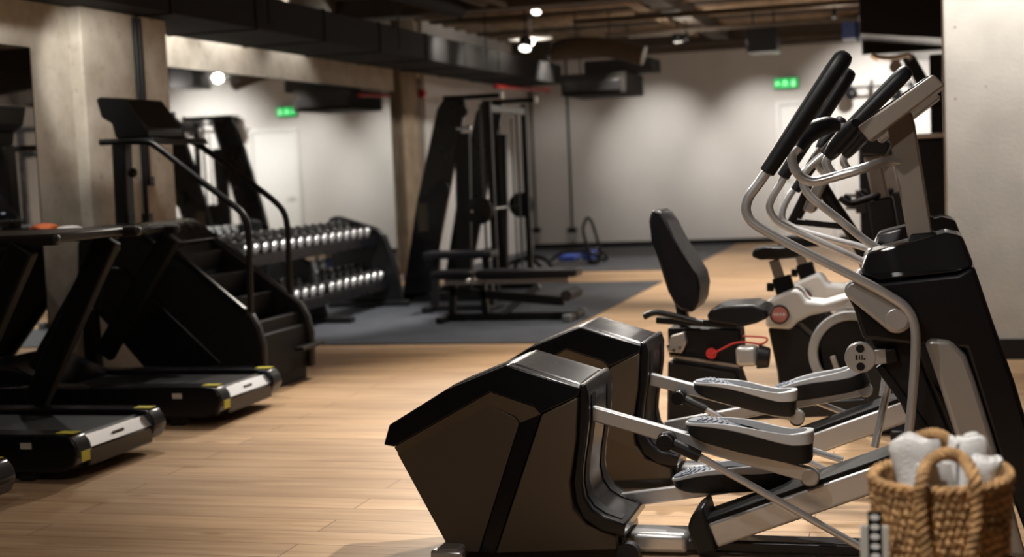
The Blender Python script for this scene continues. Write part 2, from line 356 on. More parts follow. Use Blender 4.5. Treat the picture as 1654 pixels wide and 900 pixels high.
# ------------------------------------------------------------------ ceiling services
d = MB().bb((-6.19, 3.0, 2.66), (-5.36, 22.0, 2.95))
t = thing('air_duct', (-5.8, 12, 2.66), 'long dark rectangular air duct running beside the left wall', 'duct')
obj('duct_body', d, M['duct'], t, 0.006)
for k in range(13):
    y = 4.0+k*1.45
    obj('duct_flange', MB().bb((-6.20, y, 2.65), (-5.35, y+0.03, 2.96)), M['duct'], t, 0.004)
for k in range(6):
    y = 5+k*3.2
    obj('hanger_rod', MB().cyl((-5.31, y, 2.7), (-5.31, y, ZC), 0.008, seg=8), M['dark'], t)
t = thing('pipe_bundle', (-4.9, 14, 3.1), 'dark pipe bundle above the long left duct', 'pipe')
for i, (x, z, r) in enumerate(((-4.95, 3.18, 0.09), (-4.65, 3.25, 0.06), (-4.42, 3.22, 0.05))):
    obj('pipe', MB().cyl((x, 8.5, z), (x, 15.6, z), r, seg=16), M['beam'] if i else M['duct'], t)
# air conditioning unit hanging at far end of the duct
t = thing('ceiling_unit', (-4.9, 20.4, 2.5), 'black hanging air handling unit at the far end of the duct', 'air conditioner')
u0 = at(905, 120, 19.9); u1 = at(1012, 150, 19.9)
obj('unit_body', MB().bb((u0.x, 19.9, u1.z), (u1.x, 21.2, u1.z+0.3)), M['duct'], t, 0.02)
obj('louvre', MB().bb((u0.x+0.05, 19.86, u1.z+0.05), (u1.x-0.08, 19.9, u1.z+0.2)), M['dark'], t, 0.004)
obj('upper_box', MB().bb((u0.x+0.25, 20.3, u1.z+0.31), (u1.x+0.3, 21.0, u1.z+0.5)), M['duct'], t, 0.02)
for sx in (0.08, 0.8): obj('hanger_rod', MB().cyl((u0.x+sx, 20.8, u1.z+0.29), (u0.x+sx, 20.8, ZC), 0.01, seg=8), M['dark'], t)
# flexible duct
fp = [at(892, 84, 18.9), at(930, 76, 18.9), at(985, 78, 18.9), at(1040, 90, 18.9)]
t = thing('flexible_duct', fp[1], 'bent dark flexible duct above the hanging unit', 'duct')
obj('duct_hose', MB().tube(fp, 0.13, 14, smooth=8), M['beam'], t)
for q in (fp[1], fp[2]): obj('hanger_rod', MB().cyl(q, (q.x, q.y, ZC), 0.01, seg=8), M['dark'], t)
# glossy big duct at the right near the pillar
a = at(1392, 78, 16.8); b = at(1524, 70, 16.8)
t = thing('air_duct', (b.x-0.3, 16.0, a.z), 'wide glossy black duct beside the right pillar', 'duct')
obj('duct_body', MB().loft([[V((a.x, 16.3, a.z+0.12)), V((b.x+0.3, 16.3, a.z-0.02)), V((b.x+0.3, 16.3, 3.39)), V((a.x, 16.3, 3.39))],
                            [V((a.x, 20.5, a.z+0.12)), V((b.x+0.3, 20.5, a.z-0.02)), V((b.x+0.3, 20.5, 3.39)), V((a.x, 20.5, 3.39))]]), M['galv'], t, 0.01)
obj('duct_flange', MB().bb((a.x-0.03, 17.6, a.z-0.02), (b.x+0.3, 17.65, 3.395)), M['duct'], t, 0.004)
# small junction box on ceiling and cable tray
a = at(1205, 45, 20.0); b = at(1255, 82, 20.0)
t = thing('junction_box', ((a.x+b.x)/2, 20.3, b.z), 'small dark metal box under the ribbed ceiling near the exit sign', 'box')
obj('box_body', MB().bb((a.x, 20.0, b.z), (b.x, 20.6, a.z)), M['galv'], t, 0.01)
for hx in (a.x+0.06, b.x-0.06): obj('hanger_rod', MB().cyl((hx, 20.3, a.z-0.01), (hx, 20.3, ZC), 0.012, seg=8), M['dark'], t)
t = thing('added_blue_duct', (0.6, 22.0, 3.03), 'added navy blue ceiling duct near the right pillar, standing in for bluish reflected light', 'duct')  # added duct, coloured blue so the long mirror picks up a bluish band
obj('duct_body', MB().bb((-1.1, 21.75, 3.06), (3.0, 22.3, 3.34)), M['navy'], t, 0.01)
for hx in (-0.9, 0.9, 2.8): obj('duct_flange', MB().bb((hx, 21.73, 3.04), (hx+0.04, 22.32, 3.36)), M['duct'], t, 0.004); obj('hanger_rod', MB().cyl((hx+0.02, 22.0, 3.35), (hx+0.02, 22.0, ZC), 0.012, seg=8), M['dark'], t)
t = thing('cable_tray', (-3.4, 17, 3.2), 'pair of pale parallel conduits crossing the ceiling above the back wall', 'cable tray')
for dx in (0, 0.09):
    p = at(1005+dx*0, 2, 17.4); q = at(1108, 47, 21.6)
    obj('conduit', MB().cyl((q.x-0.1+dx, 14, q.z), (q.x-0.1+dx, 22.8, q.z), 0.022, seg=10), M['ceil'], t)
obj('tray_bracket', MB().bb((q.x-0.2, 21.6, q.z-0.04), (q.x+0.2, 21.66, q.z-0.02)).bb((q.x-0.2, 18.6, q.z-0.04), (q.x+0.2, 18.66, q.z-0.02)), M['beam'], t)
for k, yy in enumerate((18.0, 19.9, 21.9)):
    tag(obj('ceiling_pipe', MB().cyl((-4.2, yy, 3.2-0.03*k), (0.6, yy, 3.2-0.03*k), 0.035, seg=12), M['beam']), ['dark ceiling pipe nearest the camera crossing the room', 'middle dark ceiling pipe crossing the room', 'dark ceiling pipe crossing just before the back wall'][k], 'pipe')
# red sprinkler pipe by far column
p0 = at(800, 140, 18.7); p1 = at(883, 146, 22.3)
t = thing('sprinkler_pipe', p1, 'red sprinkler pipe on the left wall past the far column', 'pipe')
obj('pipe', MB().tube([p0, p1], 0.03, 10), M['red'], t); obj('pipe_end', MB().sphere(p1, 0.045, 10), M['red'], t)
t = thing('riser_pipe', (-6.38, 18.25, 0), 'slim pale riser pipes with a red valve beside the far column', 'pipe')
for dx in (0, 0.12): obj('pipe', MB().cyl((-6.40, 18.2+dx, 0.0), (-6.40, 18.2+dx, 2.64), 0.025, seg=10), M['mast'], t)
vx = V((-6.36, 18.26, at(703, 150, 18.25).z)); obj('valve', MB().cyl(vx+V((0, -0.08, 0)), vx+V((0, 0.02, 0)), 0.06, seg=12).bb(vx-V((0.07, 0.01, 0.03)), vx+V((0.05, 0.03, 0.03))), M['red'], t)
# spotlights that are seen
def spotlight(px, py, Y, label, r=0.07, aim=(0, -0.5, -0.86)):
    p = at(px, py, Y); t = thing('track_spotlight', p, label, 'spotlight', 'ceiling track spotlights')
    aim = V(aim).normalized()
    obj('lamp_head', MB().tube([p-aim*0.16, p-aim*0.12, p], [r*0.6, r, r], 20), M['dark'], t)
    obj('lamp_lens', MB().cyl(p+aim*0.001, p+aim*0.006, r*0.86, seg=20), M['lens'], t)
    obj('lamp_stem', MB().cyl(p-aim*0.1, (p.x-aim.x*0.1, p.y-aim.y*0.1, ZC), 0.012, seg=8), M['dark'], t)
spotlight(866, 19, 17.8, 'lit track spotlight highest in the photo above the pendant lamp')
spotlight(848, 78, 18.0, 'lit track spotlight hanging lowest beside the long duct', 0.085)
spotlight(1095, 67, 20.6, 'dim track spotlight in front of the back wall', 0.07, (0, 0.2, -1))
p = at(857, 60, 19.0); t = thing('pendant_lamp', p, 'pendant lamp with a thin stem and a white disc drawn for light on the duct', 'lamp')
obj('lit_duct_disc', MB().tube([p+V((0, 0, -0.03)), p+V((0, 0, 0.0)), p+V((0, 0, 0.06))], [0.30, 0.29, 0.05], 28), M['white'], t)  # white disc stands in for the lit duct surfaces beside the lamp
obj('lamp_stem', MB().cyl(p+V((0, 0, 0.05)), (p.x, p.y, ZC), 0.018, seg=10), M['alu'], t)
obj('bulb', MB().sphere(p+V((0, 0, -0.06)), 0.055, 12), M['lens'], t)
for q, wt in ((p+V((0, 0, -0.14)), 12), (V((-3.0, 19.4, 2.9)), 22), (V((-1.0, 18.2, 2.95)), 26)):  # point lights added to brighten the ceiling
    l = bpy.data.lights.new('ceiling_fill_light', 'POINT'); l.energy = wt; l.color = WARM; l.shadow_soft_size = 0.06
    lo_ = bpy.data.objects.new('ceiling_fill_light', l); COL.objects.link(lo_); lo_.location = q
for q, lb in ((V((-3.0, 19.4, 2.9)), 'added fill lamp hanging from the ribbed ceiling in front of the back wall'), (V((-1.0, 18.2, 2.95)), 'added fill lamp hanging from the ribbed ceiling above the elliptical handles')):  # added fixtures that only carry the ceiling fill
    tt = thing('added_fill_lamp', q, lb, 'lamp')
    obj('fill_lamp_holder', MB().cyl(q+V((0, 0, 0.10)), q+V((0, 0, 0.20)), 0.03, seg=12), M['dark'], tt)
    obj('fill_lamp_cord', MB().cyl(q+V((0, 0, 0.19)), (q.x, q.y, ZC), 0.008, seg=8), M['cord'], tt)
# track rails
a = at(1015, 60, 21.0); b = at(1118, 58, 21.0)
tag(obj('light_track', MB().bb((a.x, 20.95, a.z-0.01), (b.x, 21.05, a.z+0.04)), M['offw'], None, 0.005), 'pale horizontal light track on the ceiling before the back wall', 'light track')
# exit sign
a = at(1250, 127, YB-0.05); b = at(1290, 142, YB-0.05)
t = thing('exit_sign', (a.x/2+b.x/2, YB-0.05, b.z), 'glowing green emergency exit sign high on the back wall', 'sign')
obj('sign_box', MB().bb((a.x, YB-0.08, b.z), (b.x, YB, a.z)), M['dark'], t, 0.005)
obj('sign_face', MB().bb((a.x+0.008, YB-0.084, b.z+0.008), (b.x-0.008, YB-0.08, a.z-0.008)), M['green'], t, smooth=False)
cx, cz, y = (a.x+b.x)/2, (a.z+b.z)/2, YB-0.09
pg = MB().sphere((cx-0.01, y, cz+0.045), 0.014, 10).bar((cx-0.01, y, cz+0.03), (cx-0.025, y, cz-0.01), 0.006, 0.022)
pg.bar((cx-0.02, y, cz-0.01), (cx+0.02, y, cz-0.025), 0.006, 0.013).bar((cx+0.02, y, cz-0.025), (cx+0.015, y, cz-0.055), 0.006, 0.012)
pg.bar((cx-0.025, y, cz-0.01), (cx-0.055, y, cz-0.05), 0.006, 0.013).bar((cx-0.01, y, cz+0.025), (cx+0.03, y, cz+0.005), 0.006, 0.011).bar((cx-0.012, y, cz+0.025), (cx-0.05, y, cz+0.012), 0.006, 0.011)
pg.bar((cx-0.16, y, cz), (cx-0.09, y, cz), 0.006, 0.014).bar((cx-0.16, y, cz), (cx-0.135, y, cz+0.025), 0.006, 0.012).bar((cx-0.16, y, cz), (cx-0.135, y, cz-0.025), 0.006, 0.012)
pg.bb((cx+0.09, y-0.003, cz-0.055), (cx+0.14, y+0.003, cz+0.05))
obj('pictogram', pg, M['greenw'], t, smooth=False)
# sockets with conduits on the back wall
for k, (px, top) in enumerate(((924, 130), (866, 180))):
    p = at(px, 372, YB-0.03); q = at(px-13, top, YB-0.03)
    t = thing('socket_box', (p.x, YB-0.03, p.z-0.2), ['black double socket box on the back wall at the foot of a long conduit', 'black socket box near the left end of the back wall'][k], 'socket')
    obj('box_body', MB().bb((p.x-0.075, YB-0.06, p.z-0.04), (p.x+0.075, YB, p.z+0.04)), M['dark'], t, 0.005)
    obj('socket_face', MB().bb((p.x-0.07, YB-0.05, p.z-0.19), (p.x+0.07, YB, p.z-0.042)), M['silver'], t, 0.005)
    obj('conduit', MB().cyl((p.x, YB-0.02, p.z+0.04), (p.x, YB-0.02, 3.3), 0.016, seg=10), M['dark'], t)
# conduits on the near column
t = thing('conduit_pair', (-5.64, 9.78, 1.2), 'pair of black conduits running down the near concrete column', 'conduit')
for dy_, pe in ((0, 345), (0.055, 285)):
    q = at(246, pe, 9.76)
    obj('conduit', MB().cyl((-5.635, 9.76+dy_, q.z), (-5.635, 9.76+dy_, 2.64), 0.02, seg=10), M['dark'], t)
    obj('end_box', MB().bb((-5.66, 9.725+dy_, q.z-0.07), (-5.60, 9.795+dy_, q.z)), M['satin'], t, 0.004)
# ------------------------------------------------------------------ elliptical trainers
YC = 5.06
def elliptical(label, dy, near, far):
    O = V((0, dy, 0)); W = 0.21
    def e(px, py, off=-W): return at(px, py, YC+off)+O
    def P(pts, off=-W): return [e(x, y, off) for x, y in pts]
    Yn, Yf = YC-W+dy, YC+W+dy
    g = lambda px, py, off=0.0: at(px, py, YC+dy+off)       # traced straight on this machine
    T = thing('elliptical_trainer', (-0.75, YC+dy, 0), label, 'elliptical trainer')
    # rear housing
    prof = P([(606, 726), (616, 692), (716, 630), (818, 588), (940, 625), (937, 711), (928, 779), (933, 817), (952, 843), (1001, 866), (1003, 894), (722, 896), (629, 736)])
    ins = [0.135, 0.135, 0.095, 0.042, 0.030, 0.030, 0.030, 0.030, 0.04, 0.07, 0.07, 0.05, 0.125]
    hs = MB().prism(prof, Yn, Yf, ins)
    H = obj('rear_housing', hs, M['gloss'], T, 0.022, 4)
    def plate(pts, name, m, d=0.006, bv=0.004, ins=None):
        pp = P(pts); mb = MB(); i2 = ins or [0]*len(pp)
        a = [V((p.x, Yn-d+i, p.z)) for p, i in zip(pp, i2)]; b = [V((p.x, Yn+0.05+i, p.z)) for p, i in zip(pp, i2)]
        mb.loft([a, b]); o = obj(name, mb, m, T, bv)
        a = [V((p.x, Yf+d-i, p.z)) for p, i in zip(pp, i2)]; b = [V((p.x, Yf-0.05-i, p.z)) for p, i in zip(pp, i2)]
        obj(name, MB().loft([a, b]), m, T, bv)
        return o
    D = 0.022
    Ol = [(627, 728), (792, 634), (864, 657), (875, 668), (800, 893)]; Il = [(633, 742), (790, 657), (832, 674), (839, 684), (774, 893)]
    io = [0.085, 0.022, 0.010, 0.008, 0.012]; ii = [0.080, 0.024, 0.014, 0.014, 0.013]
    plate([(607, 726), (616, 693), (716, 632), (818, 590), (938, 627), (934, 640), (875, 668), (864, 657), (792, 634), (627, 728)], 'upper_shell', M['gloss'], D, 0.006, [0.10, 0.10, 0.06, 0.022, 0.018, 0.006, 0.008, 0.010, 0.022, 0.085])
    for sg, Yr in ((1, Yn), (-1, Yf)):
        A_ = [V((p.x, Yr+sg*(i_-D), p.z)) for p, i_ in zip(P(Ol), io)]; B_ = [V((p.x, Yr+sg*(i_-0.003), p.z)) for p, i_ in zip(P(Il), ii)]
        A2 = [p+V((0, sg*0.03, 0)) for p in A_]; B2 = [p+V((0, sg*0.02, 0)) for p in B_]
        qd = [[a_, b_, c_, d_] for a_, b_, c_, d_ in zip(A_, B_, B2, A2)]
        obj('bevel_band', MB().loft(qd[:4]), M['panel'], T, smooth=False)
        obj('dark_reflection_stripe', MB().loft(qd[3:]), M['gloss'], T, smooth=False)  # black paints in the darker reflection on this slope of the panel
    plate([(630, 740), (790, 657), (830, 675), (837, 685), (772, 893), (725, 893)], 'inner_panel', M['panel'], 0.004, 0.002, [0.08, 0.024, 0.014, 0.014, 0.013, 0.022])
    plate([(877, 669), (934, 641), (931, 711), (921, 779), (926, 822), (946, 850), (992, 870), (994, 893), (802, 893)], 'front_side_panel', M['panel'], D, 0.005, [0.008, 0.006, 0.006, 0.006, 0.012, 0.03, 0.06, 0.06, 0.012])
    # front face cover with two slots and a flared foot
    fr = P([(934, 622), (944, 621), (950, 640), (950, 680), (946, 716), (941, 750), (939, 780), (944, 806), (956, 824), (975, 836), (1010, 848), (1006, 868), (970, 860), (940, 840), (928, 812), (924, 779), (932, 711)])
    obj('front_cover', MB().prism(fr, Yn+0.004, Yf-0.004, [0.004]*17), M['gloss'], T, 0.008, 3)
    for s in (-0.13, 0.13):
        sl = P([(945, 630), (951.5, 643), (951.5, 680), (947.5, 716), (942.5, 750), (940.5, 780), (945.5, 805), (957, 822.5), (976, 834.5), (1000, 843.5), (990, 850), (962, 840), (940, 812), (934, 777), (941, 711)])
        obj('arm_slot', MB().prism(sl, YC+dy+s-0.032, YC+dy+s+0.032), M['matte'], T, 0.0)
    obj('stabilizer_bar', MB().bar((prof[11].x+0.02, Yn-0.06, 0.035), (prof[11].x+0.02, Yf+0.06, 0.035), 0.09, 0.05), M['silver'], T, 0.012)
    for yy in (Yn-0.07, Yf+0.02): obj('stabilizer_foot', MB().bb((prof[11].x-0.04, yy, 0), (prof[11].x+0.08, yy+0.05, 0.055)), M['alu'], T, 0.01)
    obj('transport_wheel', MB().cyl((prof[10].x+0.02, Yn+0.02, 0.04), (prof[10].x+0.02, Yn+0.06, 0.04), 0.038), M['rubber'], T)
    # floor beam under the rail
    xa, xb = prof[10].x-0.05, e(1640, 890).x
    obj('floor_beam', MB().bb((xa, YC+dy-0.05, 0.015), (xb, YC+dy+0.05, 0.06)), M['galv'], T, 0.01)
    obj('beam_sleeve', MB().bb((xa, YC+dy-0.07, 0.012), (xa+0.26, YC+dy+0.07, 0.085)), M['alu'], T, 0.02, 3)
    # inclined rail (single wide track)
    R0 = -0.10
    a0, a1 = e(1150, 866, R0), e(1500, 745, R0)
    dr = (a1-a0).normalized(); nrm = V((-dr.z, 0, dr.x))
    hgt = 0.093
    lp = lambda p, z0, z1, y0, y1: [p+nrm*z0+V((0, y0, 0)), p+nrm*z1+V((0, y0, 0)), p+nrm*z1+V((0, y1, 0)), p+nrm*z0+V((0, y1, 0))]
    w = -2*R0
    obj('rail_side', MB().loft([lp(a0, -hgt/2, hgt/2, 0, w), lp(a1, -hgt/2, hgt/2, 0, w)]), M['alu'], T, 0.012, 3)
    obj('rail_track', MB().loft([lp(a0-dr*0.04, hgt/2-0.004, hgt/2+0.014, 0.004, w-0.004), lp(a1, hgt/2-0.004, hgt/2+0.014, 0.004, w-0.004)]), M['matte'], T, 0.004)
    ec = P([(1142, 843), (1135, 818), (1117, 832), (1110, 852), (1117, 875), (1128, 898), (1158, 893)], R0-0.006)
    obj('rail_end_cap', MB().prism(ec, YC+dy+R0-0.008, YC+dy-R0+0.008), M['satin'], T, 0.012, 3)
    # front tower
    tw = P([(1379, 500), (1365, 474), (1388, 440), (1418, 457), (1546, 443), (1574, 430), (1606, 525), (1640, 620), (1690, 790), (1720, 903), (1672, 905), (1630, 790), (1560, 565), (1480, 560), (1393, 548)])
    obj('tower_housing', MB().prism(tw, Yn, Yf, [0.01]*15), M['gloss'], T, 0.014, 3)
    lo = P([(1388, 440), (1418, 457), (1546, 443), (1574, 430)]); hi = P([(1398, 412), (1425, 404), (1528, 374), (1556, 384)])
    loop = lambda pts, i: [V((p.x, Yn+i, p.z)) for p in pts]+[V((p.x, Yf-i, p.z)) for p in pts[::-1]]
    obj('tower_cap', MB().loft([loop(lo, 0.006), loop(hi, 0.09)]), M['gloss'], T, 0.014, 3)
    obj('mast_collar', MB().loft([loop(P([(1463, 412), (1524, 404)]), 0.12), loop(P([(1470, 382), (1511, 379)]), 0.14)]), M['matte'], T, 0.008)
    # inner back legs and silver stanchions
    for s in (-1, 1):
        y0 = YC+dy+s*0.17; y0, y1 = min(y0, y0+s*0.035), max(y0, y0+s*0.035)
        st = P([(1493, 552), (1506, 547), (1536, 550), (1560, 574), (1577, 620), (1605, 710), (1636, 820), (1658, 900), (1606, 900), (1578, 820), (1546, 713), (1516, 620)])
        obj('stanchion', MB().prism(st, y0-0.01, y1+0.01), M['silver'], T, 0.016, 3)
    ib = P([(1400, 546), (1470, 548), (1540, 720), (1600, 905), (1570, 905), (1500, 760)])
    obj('inner_frame', MB().prism(ib, YC+dy-0.11, YC+dy+0.11), M['satin'], T, 0.01)
    obj('frame_brace', MB().bar(e(1420, 590, -0.1), e(1530, 740, -0.1), 0.05, 0.03), M['dark'], T, 0.006)
    # silver disc handle facing the pedals
    c = e(1390, 577, -0.14); r = 0.052
    K = obj('disc_handle', MB().disc_y(c, r, c.y-0.012, c.y+0.012).bar(c+V((0.03, 0, 0)), e(1432, 575, -0.14), 0.022, 0.050), M['alu'], T, 0.004)
    for s in (-1, 1): obj('disc_slot', MB().cyl((c.x, c.y-0.0135, c.z+s*0.03), (c.x, c.y+0.0135, c.z+s*0.03), 0.014, seg=16), M['dark'], K)
    obj('disc_mark', MB().bb((c.x-0.016, c.y-0.0135, c.z-0.007), (c.x-0.009, c.y-0.012, c.z+0.008)).bb((c.x-0.005, c.y-0.0135, c.z-0.007), (c.x-0.001, c.y-0.012, c.z+0.008)).bb((c.x+0.003, c.y-0.0135, c.z-0.007), (c.x+0.007, c.y-0.012, c.z+0.008)).bb((c.x+0.010, c.y-0.0135, c.z-0.007), (c.x+0.016, c.y-0.012, c.z-0.002)), M['dark'], K)
    obj('handle_bracket', MB().bar(e(1424, 577, -0.13), e(1450, 572, -0.13), 0.04, 0.05), M['dark'], T, 0.006)
    # mast and console
    ms = P([(1433, 205), (1462, 175), (1474, 185), (1508, 390), (1468, 394)], -0.06)
    obj('mast', MB().prism(ms, YC+dy-0.06, YC+dy+0.06), M['mast'], T, 0.006)
    cs = P([(1385, 205), (1507, 120), (1527, 137), (1405, 229)], -0.17)
    C_ = obj('console', MB().prism(cs, YC+dy-0.17, YC+dy+0.17), M['mast'], T, 0.006)
    c0, c1 = cs[0], cs[1]; ax = (c1-c0).normalized(); nn = V((-ax.z, 0, ax.x))
    def on(u, v, h): return c0+ax*((c1-c0).length*u)+nn*h+V((0, 0.34*v, 0))
    q = [on(0.08, 0.06, 0), on(0.95, 0.06, 0), on(0.95, 0.94, 0), on(0.08, 0.94, 0)]
    obj('display', MB().loft([q, [x+nn*0.006 for x in q]]), M['screen'], C_, 0.002)
    # fixed handlebars
    for s in (-1, 1):
        if s < 0: pts = [(1452, 262), (1428, 262), (1398, 271), (1340, 288), (1312, 293), (1292, 284), (1281, 266), (1280, 250), (1290, 237)]; gp = [(1288, 241), (1296, 226), (1314, 210), (1336, 202), (1352, 203)]
        else: pts = [(1452, 262), (1428, 262), (1398, 271), (1352, 285), (1338, 284), (1328, 272), (1326, 262), (1332, 250)]; gp = [(1331, 252), (1342, 238), (1360, 218), (1372, 205), (1378, 197)]
        off = s*0.15
        pp = [V((0, 0, 0))+e(x, y, -0.15)+V((0, (0.15+off) if s > 0 else 0, 0)) for x, y in pts]
        if s > 0: pp = [V((q_.x, YC+dy+0.15, q_.z)) for q_ in pp]
        pp[0].y = YC+dy+s*0.05; pp[1].y = YC+dy+s*0.07
        hb = obj('fixed_handlebar', MB().tube(pp, 0.0165, 12, smooth=5), M['alu'], T)
        gg = [e(x, y, -0.15) for x, y in gp]
        for q_ in gg: q_.y = YC+dy+s*0.15
        for k_, q_ in enumerate(gg): q_.y -= s*0.02*k_
        obj('handlebar_grip', MB().tube(gg, [0.022, 0.030, 0.034, 0.030, 0.018], 14, smooth=5), M['vinyl'], hb)
    # moving arms
    for side, A in ((-1, near), (1, far)):
        off = A['off']; G = lambda l, o=off: [g(x, y, o) for x, y in l]
        ar = obj('swing_arm', MB().tube(G(A['tube']), A['r'], 14, smooth=5), M['alu'], T)
        gp = G(A['grip']); d1 = (gp[1]-gp[0]).normalized()
        n = 8; L = (gp[1]-gp[0]).length
        pts = [gp[0]+d1*(L*t) for t in (0, 0.01, 0.15, 0.5, 0.85, 0.95, 0.985, 1.0)]
        gr = A['gr']; rr = [gr*0.65, gr*0.80, gr*0.84, gr*0.94, gr, gr*0.95, gr*0.75, gr*0.35]
        obj('arm_grip', MB().tube(pts, rr, 16), M['vinyl'], ar)
        # pivot cover on the tower side
        yo = Yn-0.035 if side < 0 else Yf
        c0, c1 = e(1382, 468), e(1449, 514); r0, r1 = 0.034, 0.048
        dd = (c1-c0).normalized(); a_ = math.atan2(dd.z, dd.x); hull = []
        for k in range(13): th = a_+math.pi/2+math.pi*k/12; hull.append(V((c0.x+r0*math.cos(th), 0, c0.z+r0*math.sin(th))))
        for k in range(13): th = a_-math.pi/2+math.pi*k/12; hull.append(V((c1.x+r1*math.cos(th), 0, c1.z+r1*math.sin(th))))
        pc = obj('pivot_cover', MB().prism(hull, yo, yo+0.035), M['silver'], T, 0.012, 3)
        obj('pivot_cap', MB().disc_y(c1, 0.036, (yo-0.006) if side < 0 else yo+0.03, (yo+0.004) if side < 0 else yo+0.041), M['alu'], pc, 0.003)
        # pedal arm
        p0, p1 = G(A['arm'], A['poff']); pa = obj('pedal_arm', MB().bar(p0, p1, 0.035, 0.052), M['alu'], T, 0.006)
        wb = p1+V((-0.01, 0, -0.004))
        obj('roller_wheel', MB().disc_y(wb+V((0, 0, -0.012)), 0.032, wb.y+0.018, wb.y+0.045), M['rubber'], pa, 0.003)
        obj('roller_bracket', MB().disc_y(wb+V((0.003, 0, 0.0)), 0.032, wb.y-0.018, wb.y+0.018), M['silver'], pa, 0.006)
        # pedal: a long shoe-shaped tray
        pc_ = g(*A['pedal'], A['poff']); ang = A['pang']; ca, sa = math.cos(ang), math.sin(ang)
        ux = V((ca, 0, sa)); uz = V((-sa, 0, ca)); Lp, Wp = 0.43, 0.155
        def PT(u, v, h): return pc_+ux*(u*Lp)+V((0, v*Wp, 0))+uz*h
        # outline u in [-.5,.5], heel at -.5, slightly waisted
        def half(u): return 0.5*(0.90+0.08*math.cos(u*9.0)-0.10*max(0, u))*(1-abs(u/0.503)**(5 if u < 0 else 9))**0.5
        us = [-0.5, -0.492, -0.47, -0.43, -0.36, -0.27, -0.18, -0.09, 0, 0.09, 0.18, 0.27, 0.35, 0.41, 0.45, 0.475, 0.492, 0.5]
        topf = lambda u: 0.030+0.010*math.cos(u*5.2+1.2)-0.020*max(0, u)+0.020*max(0, u-0.34)*4
        botf = lambda u: -0.020-0.078*(u+0.5)+0.10*max(0, -0.38-u)+0.05*max(0, u-0.3)
        def outl(sc, h):
            return [PT(u*sc, half(u)*sc, h(u)) for u in us]+[PT(u*sc, -half(u)*sc, h(u)) for u in us[::-1]]
        rimh = lambda u: 0.010+0.034*(u+0.5)**1.4
        L1 = [outl(0.96, botf), outl(1.0, lambda u: botf(u)+0.012), outl(1.0, lambda u: topf(u)-rimh(u)), outl(0.90, lambda u: topf(u)-rimh(u)), outl(0.90, lambda u: topf(u)-0.048)]
        pd = obj('pedal', MB().loft(L1), M['satin'], pa, 0.002)
        ro, ri = outl(1.012, topf), outl(0.905, topf); rob, rib = outl(1.012, lambda u: topf(u)-rimh(u)), outl(0.905, lambda u: topf(u)-rimh(u)-0.004)
        n_ = len(ro); rm = MB(); loops = [[rob[i], ro[i], ri[i], rib[i]] for i in range(n_)]; loops.append(loops[0])
        rm.loft(loops, caps=False); obj('pedal_rim', rm, M['rim'], pd, 0.003)
        hl = [u for u in us if u <= 0.0]
        hh = lambda u: topf(u)+0.006-0.040*(max(0, u+0.34)/0.34)**1.1
        tr = MB(); ta = [PT(u*0.97, half(u)*0.93, hh(u)) for u in hl]; tb = [PT(u*0.97, -half(u)*0.93, hh(u)) for u in hl]
        tr.loft([[a, b, b-uz*0.02, a-uz*0.02] for a, b in zip(ta, tb)])
        tro = obj('heel_tread', tr, M['tread'], pd, 0.002)
        rb_ = MB()
        for u in (-0.40, -0.36, -0.32, -0.28, -0.24, -0.20):
            rb_.tube([PT(u, half(u)*0.8*v_, hh(u)+0.002) + ux*(0.012*(1-v_*v_)) for v_ in (-1, -0.5, 0, 0.5, 1)], 0.0022, 6)
        obj('tread_ribs', rb_, M['tread'], tro)
        # link from knuckle to swing arm
        k0, k1, k2 = G(A['link'], A['loff'])
        ln = obj('link_rod', MB().cyl(k1, k2, 0.0125, seg=14), M['alu'], T)
        obj('link_sleeve', MB().cyl(k0, k1, 0.021, seg=16), M['satin'], ln)
        obj('link_knuckle', MB().cyl(k0+V((0, -0.04, 0)), k0+V((0, 0.05, 0)), 0.028, seg=20).sphere(k0, 0.034), M['gloss'], ln)
    return T
elliptical('nearest elliptical trainer, beside the woven basket of towels', 0.0,
    dict(off=-0.26, tube=[(1240, 276), (1226, 296), (1210, 318), (1205, 337), (1211, 354), (1228, 368), (1262, 387), (1300, 407), (1393, 454), (1436, 478), (1462, 496), (1476, 520), (1479, 560), (1474, 640), (1467, 710), (1452, 820), (1442, 900)],
         r=[0.0165]*6+[0.0155]*11, grip=[(1238, 279), (1368, 84)], gr=0.033, poff=-0.13, arm=[(950, 665), (1312, 768)], pedal=(1210, 700), pang=math.radians(-2.5),
         link=[(1076, 713), (1130, 738), (1392, 885)], loff=-0.20),
    dict(off=0.24, tube=[(1334, 247), (1318, 260), (1303, 275), (1297, 288), (1300, 305), (1314, 322), (1350, 350), (1396, 387), (1440, 416), (1470, 440), (1466, 500), (1440, 600), (1413, 722)],
         r=0.0145, grip=[(1331, 250), (1469, 110)], gr=0.029, poff=0.13, arm=[(975, 812), (1275, 772)], pedal=(1182, 764), pang=math.radians(14),
         link=[(1236, 700), (1262, 712), (1362, 744)], loff=0.2))
